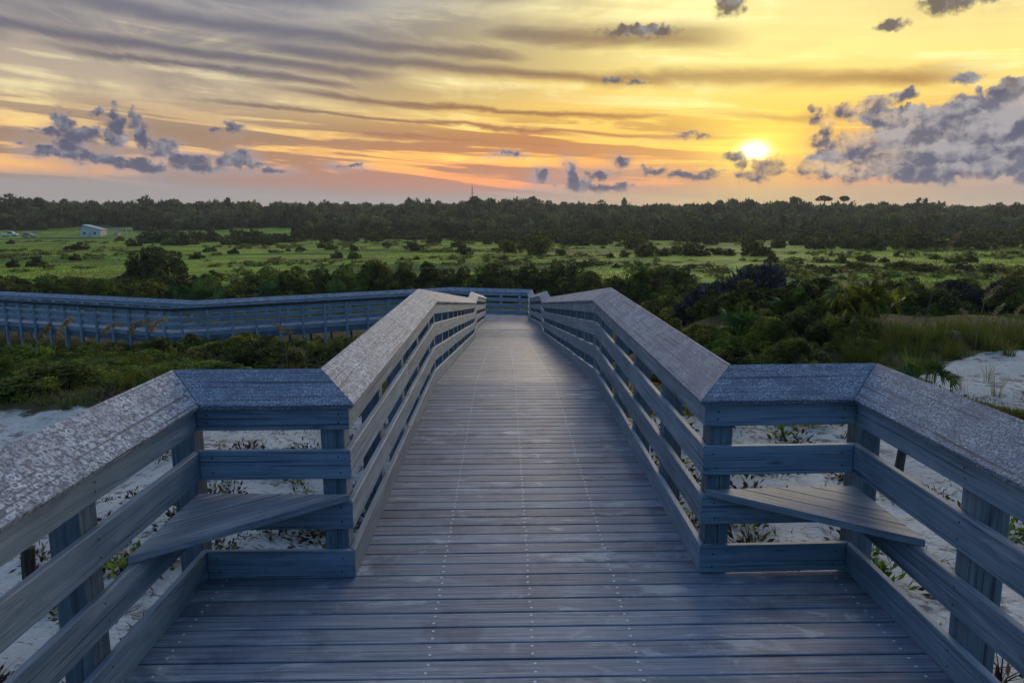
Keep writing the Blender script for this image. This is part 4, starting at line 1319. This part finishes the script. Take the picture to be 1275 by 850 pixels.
def car(px, py, rz, mat, pickup, label):
    x, y, z, zc = at(px, py)
    r_ = empty('parked_truck' if pickup else 'parked_car', (x, y, z), rz)
    prof = [(-2.5, .45), (2.5, .45), (2.55, 1.0), (1.5, 1.15), (.9, 1.85), (-.5, 1.88), (-.75, 1.15), (-2.55, 1.15)] if pickup else [(-2.2, .4), (2.2, .4), (2.25, .85), (1.2, 1.0), (.55, 1.5), (-1.2, 1.52), (-1.9, 1.0), (-2.25, .95)]
    mb = MB(); mb.prism([(a, -.9, b) for a, b in prof], [(a, .9, b) for a, b in prof]); mb.build('body', mat, r_, .06)
    gl = [(1.3, 1.18), (.85, 1.72), (-.42, 1.74), (-.6, 1.18)] if pickup else [(1.0, 1.02), (.5, 1.42), (-1.1, 1.43), (-1.6, 1.02)]
    for s in (-1, 1):
        mb = MB(); ya, yb = sorted((s * .892, s * .912)); mb.prism([(a, ya, b) for a, b in gl], [(a, yb, b) for a, b in gl]); mb.build('window', DARKG, r_)
        for xx in (-1.45, 1.45):
            mb = MB(); n = 14
            ya, yb = sorted((s * .70, s * .93))
            mb.prism([(xx + .38 * math.cos(6.2832 * k / n), ya, .38 + .38 * math.sin(6.2832 * k / n)) for k in range(n)], [(xx + .38 * math.cos(6.2832 * k / n), yb, .38 + .38 * math.sin(6.2832 * k / n)) for k in range(n)])
            wh = mb.build('wheel', RUBBER, r_)
            ya, yb = sorted((s * .932, s * .945))
            mb = MB(); mb.prism([(xx + .2 * math.cos(6.2832 * k / n), ya, .38 + .2 * math.sin(6.2832 * k / n)) for k in range(n)], [(xx + .2 * math.cos(6.2832 * k / n), yb, .38 + .2 * math.sin(6.2832 * k / n)) for k in range(n)]); mb.build('hubcap', ROOF, wh)
    tag(r_, label, 'truck' if pickup else 'car', 'vehicles parked by the forest')


car(14, 291, 0.1, WHITE, True, 'white pickup truck parked at the forest edge, second from the picture edge')
car(0, 291.5, 0.5, WHITE, False, 'pale car cut by the picture edge at the forest')
car(37, 292, 0.0, GREYP, False, 'low grey car parked between the white pickup truck and the building')

d = ray(589, 229); f = 640 / d[1]
mast = empty('radio_mast', (d[0] * f, 640, float(gz(d[0] * f, 640)))); top = EYE + d[2] * f - mast.location.z
mb = MB()
for s0, s1 in ((-1, -1), (1, -1), (0, 1)): mb.tube([(s0 * .45, s1 * .4, 0), (s0 * .3, s1 * .28, top * .9)], [.13, .11], 5)
zz = 0
while zz < top * .88:
    mb.tube([(-.42, -.38, zz), (.42, -.38, zz + 1.4)], [.05, .05], 4); mb.tube([(.42, -.38, zz), (0, .38, zz + 1.4)], [.05, .05], 4); zz += 1.4
mb.build('tower', MIST, mast)
mb = MB(); mb.tube([(0, 0, top * .9), (0, 0, top)], [.14, .08], 5); mb.build('antenna', MIST, mast)
mb = MB(); mb.tube([(-1.6, 0, top * .72), (1.6, 0, top * .72)], [.12, .12], 5); mb.build('crossarm', MIST, mast)
tag(mast, 'thin radio mast rising above the forest skyline', 'mast')

for px, py, w, h, lab in ((35, 728, .055, .36, 'weathered dark stake in the sand behind the railing by the lichen-ringed cap'), (1117, 596, .055, .34, 'weathered dark stake in the sand behind the right bench')):
    x, y, z, zc = at(px, py)
    mb = MB(); n = 9
    def ringat(zz_, k): return [((w + .004 * math.sin(j * 2.1 + k)) * math.cos(6.2832 * j / n) + .01 * k, (w + .004 * math.cos(j * 1.3)) * math.sin(6.2832 * j / n), zz_ + (.012 * math.sin(j * 1.9) if k == 3 else 0)) for j in range(n)]
    rr_ = [ringat(zz_, k) for k, zz_ in enumerate((-.2, h * .4, h * .8, h))]
    for k, (a_, b_) in enumerate(zip(rr_, rr_[1:])):
        for j in range(n):
            jj = (j + 1) % n
            mb.poly([a_[j], a_[jj], b_[jj], b_[j]], [(a_[j][2], j * .04), (a_[j][2], j * .04 + .04), (b_[j][2], j * .04 + .04), (b_[j][2], j * .04)])
    mb.poly(rr_[-1])
    o = mb.build('stake', DRIFT); o.location = (x, y, z)
    tag(o, lab, 'stake', 'old stakes in the sand')

# ------------------------------------------------------------------ sky, clouds, sun
SUN_A, SUN_E = ang(941, 189)
w = bpy.data.worlds.new('World'); sc.world = w; w.use_nodes = True
t = w.node_tree
for n in list(t.nodes): t.nodes.remove(n)
g = G(t)
out = g.node('ShaderNodeOutputWorld')
sky = g.node('ShaderNodeTexSky', sky_type='NISHITA'); sky.sun_disc = False
sky.sun_elevation = SUN_E; sky.sun_rotation = SUN_A; sky.air_density = 1.0; sky.dust_density = 2.0; sky.ozone_density = 3.0
bg1 = g.node('ShaderNodeBackground'); bg1.inputs[1].default_value = 0.15
D = g.vec('NORMALIZE', X(g, g.node('ShaderNodeTexCoord').outputs['Generated']))
dx, dy, dz = g.sep(D)
A_ = g.math('ARCTAN2', dx, dy)
E_ = g.math('ARCSINE', dz)
wst = E_ + A_ * 0.066                       # streaks run slightly downhill to the right
P2 = g.xyz(A_, E_, 0.0)
# low behind the camera, unseen: sky darkened and blued to dim camera-facing surfaces
back_dim = g.sstep(0.15, -0.25, dy) * g.sstep(0.75, 0.30, dz + (g.noise(D, 2.2, 4, 0.6) - 0.5) * 0.5)
g.put(bg1.inputs[0], g.mix(back_dim * 0.92, X(g, sky.outputs[0]), (.10, .26, .46, 1)))
# clear glow behind the streaks
base = g.ramp(E_ * 2.5, [(0.0, rgb(160, 146, 142)), (0.075, rgb(176, 153, 144)), (0.11, rgb(236, 152, 98)), (0.17, rgb(248, 168, 86)), (0.23, rgb(251, 192, 88)), (0.32, rgb(250, 208, 98)), (0.48, rgb(247, 226, 138)), (0.72, rgb(244, 230, 158)), (1.0, rgb(222, 212, 166))])
r2 = g.math('SQRT', (A_ - SUN_A) * (A_ - SUN_A) + (E_ - SUN_E) * (E_ - SUN_E) * 1.6)
# away from the sun the light goes out of it, most of all high up
leftness = g.sstep(0.10, -0.42, A_ - (E_ - 0.13) * 1.3)
away = g.ramp(E_ * 2.5, [(0.0, rgb(150, 146, 144)), (0.09, rgb(168, 152, 138)), (0.15, rgb(226, 168, 108)), (0.24, rgb(226, 184, 116)), (0.36, rgb(186, 168, 138)), (0.52, rgb(170, 160, 144)), (0.75, rgb(154, 157, 160)), (1.0, rgb(130, 141, 156))])
base = g.mix(leftness, base, away)
base = g.mix(g.sstep(0.40, 0.62, A_) * g.sstep(0.17, 0.05, E_) * 0.75, base, rgb(165, 157, 152))
base = g.mix(g.sstep(0.36, 0.60, A_) * g.sstep(0.15, 0.26, E_) * 0.45, base, rgb(190, 168, 112))
# streak clouds
n1 = g.noise(g.xyz(A_ * 1.7, wst * 15.0, 1.7), 1.0, 6, 0.58, 0.5)
n2 = g.noise(g.xyz(A_ * 2.6 + 4.0, wst * 46.0, 4.1), 1.0, 6, 0.6, 0.6)
n3 = g.noise(g.xyz(A_ * 5.5, wst * 16.0, 8.8), 1.0, 7, 0.62, 0.8)
n4 = g.noise(g.xyz(A_ * 9.0, wst * 60.0, 2.8), 1.0, 6, 0.65, 0.4)
hi = g.sstep(0.12, 0.20, E_)
lo = g.sstep(0.16, 0.10, E_)
st = g.sstep(0.43, 0.60, n1 * 0.55 + n3 * 0.45) * (0.42 + hi * 0.50) * g.sstep(0.28, -0.15, A_ - (0.24 - E_) * 0.6, 0.30, 1.0)
st2 = g.sstep(0.458, 0.520, n2 * 0.68 + n1 * 0.15 + n4 * 0.17) * (0.22 + lo * 1.05) * g.sstep(0.40, 0.2, A_, 0.5, 1.0)


def bandm(w0, th, a0, a1, soft=0.14):
    d_ = (wst + (n3 - 0.5) * 0.030 + (n1 - 0.5) * 0.022 + (n4 - 0.5) * 0.008 - w0) / th
    gss = g.math('POWER', 2.718, (d_ * d_) * -1.0)
    return gss * g.sstep(a0, a0 + soft, A_) * g.sstep(a1, a1 - soft, A_)


bands = bandm(0.189, 0.013, -0.40, 0.62)
for b in ((0.172, 0.010, -0.75, -0.06), (0.236, 0.016, -0.12, 0.36), (0.142, 0.006, -0.36, 0.30), (0.250, 0.015, -0.72, -0.12), (0.118, 0.0045, -0.45, 0.42), (0.208, 0.012, -0.70, 0.12), (0.155, 0.006, -0.60, -0.1), (0.146, 0.007, 0.2, 0.52), (0.278, 0.014, -0.3, 0.1), (0.098, 0.004, -0.3, 0.2)):
    bands = g.math('MAXIMUM', bands, bandm(*b))
cover = g.math('MAXIMUM', g.math('MAXIMUM', st * 0.8, st2 * 0.72), bands * 1.0)
near = g.sstep(0.30, 0.04, r2)
cover = cover * (1.0 - near * 0.25)
streakc = g.ramp(E_ * 2.5, [(0.0, rgb(150, 140, 142)), (0.12, rgb(170, 130, 112)), (0.22, rgb(176, 122, 86)), (0.36, rgb(158, 120, 76)), (0.5, rgb(150, 128, 92)), (0.8, rgb(164, 146, 104)), (1.0, rgb(140, 136, 120))])
streak_l = g.ramp(E_ * 2.5, [(0.0, rgb(142, 138, 145)), (0.2, rgb(150, 128, 106)), (0.36, rgb(132, 120, 106)), (0.5, rgb(118, 115, 114)), (0.7, rgb(124, 126, 130)), (1.0, rgb(106, 114, 128))])
streakc = g.mix(leftness, streakc, streak_l)
base = g.mix(g.sstep(0.50, 0.36, n2 * 0.6 + n3 * 0.4) * (0.75 - leftness * 0.35) * g.sstep(0.04, 0.09, E_), base, g.mix(g.sstep(0.08, 0.17, E_), rgb(255, 218, 104), rgb(255, 244, 178)))
col = g.mix(cover, base, streakc)
# grey haze bank along the horizon
col = g.mix(g.sstep(0.044, 0.024, E_ - leftness * 0.016 + (n2 - 0.5) * 0.03) * 0.88, col, g.mix(g.sstep(0.45, 0.1, r2), rgb(152, 147, 142), rgb(180, 152, 122)))
# above the view: unseen grey-white cloud added to strengthen light from ahead and overhead
col = g.mix(g.sstep(0.34, 0.62, E_), col, g.mix(g.sstep(-0.6, 0.7, A_), rgb(186, 188, 196), rgb(214, 206, 190)))
# the sun behind thin cloud
sa = (A_ - SUN_A); se = (E_ - SUN_E)
sd = g.math('SQRT', sa * sa * 0.36 + se * se)
gl = g.math('POWER', 2.718, (sd * sd) * (-1.0 / (0.034 ** 2)))
gl2 = g.math('POWER', 2.718, sd * (-1.0 / 0.065))
col = g.mix(gl2 * 0.55 * (1.0 - cover * 0.5), col, rgb(255, 222, 80))
col = g.mix(gl * 0.92 * (1.0 - cover * 0.6), col, (1.08, .86, .10, 1))
core = g.math('POWER', 2.718, (sd * sd) * (-1.0 / (0.0086 ** 2))) * (1.0 - g.sstep(0.50, 0.60, n4 * 0.5 + n3 * 0.5) * 0.5)
col = g.mix(g.math('MINIMUM', core * 1.25, 1.0), col, (2.4, 2.2, 1.5, 1))
# heaped clouds: outlines from ellipses broken up by noise
CUM = [(80, 150, 20, 16), (62, 160, 20, 7), (100, 165, 28, 10), (66, 187, 26, 6), (90, 178, 18, 14), (98, 190, 26, 8), (146, 152, 9, 20), (172, 150, 11, 16), (178, 168, 9, 18), (148, 174, 16, 12), (125, 137, 12, 6), (205, 186, 22, 14), (132, 197, 32, 9), (232, 196, 30, 9), (293, 199, 22, 10), (180, 203, 50, 8), (292, 156, 17, 7), (316, 205, 8, 4), (270, 158, 8, 3), (250, 207, 40, 5), (25, 172, 7, 4),
       (1012, 140, 7, 6), (1018, 150, 7, 9), (1030, 164, 10, 13), (1022, 178, 12, 8), (1064, 139, 28, 8), (1126, 121, 16, 7), (1090, 132, 26, 8), (1180, 145, 40, 11), (1118, 154, 32, 10), (1243, 163, 42, 24), (1180, 196, 60, 12), (1110, 204, 46, 12), (1160, 216, 90, 9), (1250, 190, 40, 12), (1066, 184, 26, 15), (1008, 212, 24, 8), (1060, 216, 34, 12),
       (1206, 101, 20, 7), (1266, 111, 20, 10), (1220, 114, 7, 6), (1245, 118, 10, 6), (1111, 34, 18, 9), (1197, 4, 52, 12), (915, 198, 14, 7), (926, 210, 9, 12), (956, 212, 26, 13), (940, 222, 30, 8), (876, 219, 30, 6), (774, 204, 9, 7), (752, 218, 18, 6), (712, 222, 8, 14), (728, 230, 20, 8), (676, 220, 8, 8), (745, 234, 40, 5), (802, 103, 16, 4), (764, 102, 12, 5), (912, 8, 18, 14), (436, 206, 12, 2.5), (633, 193, 12, 2.5), (862, 172, 24, 3), (848, 218, 24, 5), (810, 214, 18, 6), (345, 211, 14, 3), (800, 40, 46, 9)]
wv = g.noise(P2, 46.0, 5, 0.62, color=True)
Pw = g.vec('MULTIPLY_ADD', wv, (0.030, 0.024, 0.0), P2)
Pw = g.vec('SUBTRACT', Pw, (0.015, 0.012, 0.0))
dmin = None
PXR = 1.0 / F_PX
for (px, py, rx, ry) in CUM:
    a0, e0 = ang(px, py); a1, _ = ang(px + rx, py); _, e1 = ang(px, py - ry)
    ia, ie = 1 / max(abs(a1 - a0), 1e-4), 1 / max(abs(e1 - e0), 1e-4)
    sc_ = math.sqrt(min(rx, ry * 1.6) * 7.0)
    l = g.vec('LENGTH', g.vec('MULTIPLY_ADD', Pw, (ia, ie, 0), (-a0 * ia, -e0 * ie, 0)))
    l = g.math('MULTIPLY_ADD', l, sc_, -sc_)
    ly = g.math('MULTIPLY_ADD', E_, ie, -e0 * ie)
    if dmin is None:
        dmin, lyy = l, ly
    else:
        f_ = g.sstep(-1.5, 1.5, dmin - l)
        lyy = lyy + (ly - lyy) * f_
        dmin = g.math('SMOOTH_MIN', dmin, l, 2.5)
fb = g.noise(P2, 80.0, 6, 0.6)
fb2 = g.noise(g.vec('ADD', P2, (-0.005, 0.006, 0.0)), 80.0, 6, 0.6)
fl = g.noise(Pw, 30.0, 4, 0.55)
fl2 = g.noise(g.vec('ADD', Pw, (-0.010, 0.012, 0.0)), 30.0, 4, 0.55)
amp = g.sstep(0.34, 0.44, A_) * g.sstep(0.17, 0.14, E_)
dm = dmin + (fb - 0.5) * (17.0 - amp * 6.0) + (fl - 0.5) * (15.0 - amp * 9.0) - amp * 1.5
lyn = g.sstep(-1.1, 1.2, lyy + (fb - 0.5) * 1.8 + (fl - 0.5) * 2.4)
relief = g.math('ADD', lyn * (0.34 + amp * 0.46) - 0.04 + amp * 0.10, (fl - fl2) * (1.6 + amp * 0.8) + (fb - fb2) * 1.1 + g.sstep(-4.0, 1.5, dm) * 0.20, clamp=True)
cm = g.sstep(2.6, -2.0 - (1.0 - lyn) * 4.5, dm)
darkc = g.mix(g.sstep(0.12, 0.25, E_), rgb(97, 100, 109), rgb(116, 106, 92))
litc = g.mix(g.sstep(0.22, 0.05, r2), rgb(156, 153, 153), rgb(236, 190, 110))
cc = g.mix(relief, darkc, litc)
# soft low vapour under and round the heaps
soft = g.sstep(16.0, -2.0, dmin + (fl - 0.5) * 16.0) * g.sstep(0.13, 0.07, E_) * 0.55
col = g.mix(soft * (1.0 - gl), col, g.mix(g.sstep(0.32, 0.08, r2), rgb(158, 150, 152), rgb(190, 152, 118)))
# the great bank to the right: one soft continuous mass with lit shoulders
dB = None
for (px, py, rx, ry) in ((1140, 192, 118, 38), (1225, 168, 96, 52), (1120, 148, 62, 14), (1060, 208, 62, 20), (1290, 190, 80, 40)):
    a0, e0 = ang(px, py); a1, _ = ang(px + rx, py); _, e1 = ang(px, py - ry)
    ia, ie = 1 / abs(a1 - a0), 1 / abs(e1 - e0)
    l = g.math('MULTIPLY_ADD', g.vec('LENGTH', g.vec('MULTIPLY_ADD', Pw, (ia, ie, 0), (-a0 * ia, -e0 * ie, 0))), 24.0, -24.0)
    dB = l if dB is None else g.math('SMOOTH_MIN', dB, l, 5.0)
bank_ = g.sstep(3.0, -3.5, dB + (fl - 0.5) * 26.0 + (fb - 0.5) * 14.0)
rB = g.math('ADD', (fl - fl2) * 3.4 + (fb - fb2) * 1.8, (E_ - 0.085) * 7.0 + 0.52 + (fl - 0.5) * 0.8, clamp=True)
bcol = g.mix(rB, rgb(102, 106, 116), rgb(162, 158, 155))
col = g.mix(bank_ * 0.94, col, bcol)
cm = cm * (1.0 - bank_ * 0.35)
col = g.mix(cm * (0.95 - g.math('MINIMUM', core * 1.2, 0.9)), col, cc)
hsv = g.node('ShaderNodeHueSaturation'); hsv.inputs['Saturation'].default_value = 0.96; g.put(hsv.inputs['Color'], col); col = X(g, hsv.outputs[0])
col = g.vec('MAXIMUM', g.vec('MULTIPLY_ADD', col, (1.40, 1.40, 1.38), (-0.078, -0.076, -0.040)), (0.02, 0.02, 0.02))
bg2 = g.node('ShaderNodeBackground'); g.put(bg2.inputs[0], col); bg2.inputs[1].default_value = 0.25
# lit cloud deck fills the west, carried up for light; elsewhere dusk sky, dimmed behind
front = g.sstep(-0.05, 0.55, dy + dz * 0.25) * g.sstep(0.97, 0.6, dz)
mx = g.node('ShaderNodeMixShader'); g.put(mx.inputs[0], front)
t.links.new(bg1.outputs[0], mx.inputs[1]); t.links.new(bg2.outputs[0], mx.inputs[2]); t.links.new(mx.outputs[0], out.inputs[0])
w.cycles.sampling_method = 'MANUAL'; w.cycles.sample_map_resolution = 1024

# dusk air: one even volume round everything
m, g, out = new_mat('dusk_haze')
pv = g.node('ShaderNodeVolumePrincipled'); pv.inputs['Color'].default_value = (.97, .98, 1.0, 1); pv.inputs['Density'].default_value = 0.00019; pv.inputs['Anisotropy'].default_value = 0.35
g.t.links.new(pv.outputs[0], out.inputs['Volume'])
hx0, hx1, hy0, hy1, hz0, hz1 = -2300, 2300, -60, 2300, -10, 40
hv = [(x, y, z) for z in (hz0, hz1) for y in (hy0, hy1) for x in (hx0, hx1)]
hz = link(bpy.data.objects.new('haze', np_mesh('haze', hv, np.array([(0, 2, 3, 1), (4, 5, 7, 6), (0, 1, 5, 4), (2, 6, 7, 3), (0, 4, 6, 2), (1, 3, 7, 5)]), m)))
tag(hz, 'thin warm dusk haze over dunes and forest', None, None, 'stuff')

sl = bpy.data.lights.new('sun', 'SUN'); sl.energy = 0.55; sl.angle = math.radians(34); sl.color = (1.0, .83, .62)
so = bpy.data.objects.new('sun', sl); link(so)
sdv = Vector((math.sin(SUN_A) * math.cos(SUN_E), math.cos(SUN_A) * math.cos(SUN_E), math.sin(SUN_E)))
so.rotation_euler = sdv.to_track_quat('Z', 'Y').to_euler()

# ------------------------------------------------------------------ render settings
vs = sc.view_settings
sc.display_settings.display_device = 'sRGB'
vs.view_transform = 'Standard'; vs.look = 'None'; vs.exposure = 2.0; vs.gamma = 1.0
cy = sc.cycles
cy.max_bounces = 6; cy.diffuse_bounces = 3; cy.glossy_bounces = 2; cy.transmission_bounces = 3; cy.transparent_max_bounces = 4
cy.use_denoising = True
cy.use_adaptive_sampling = True
cy.sample_clamp_indirect = 4.0
sc.render.film_transparent = False
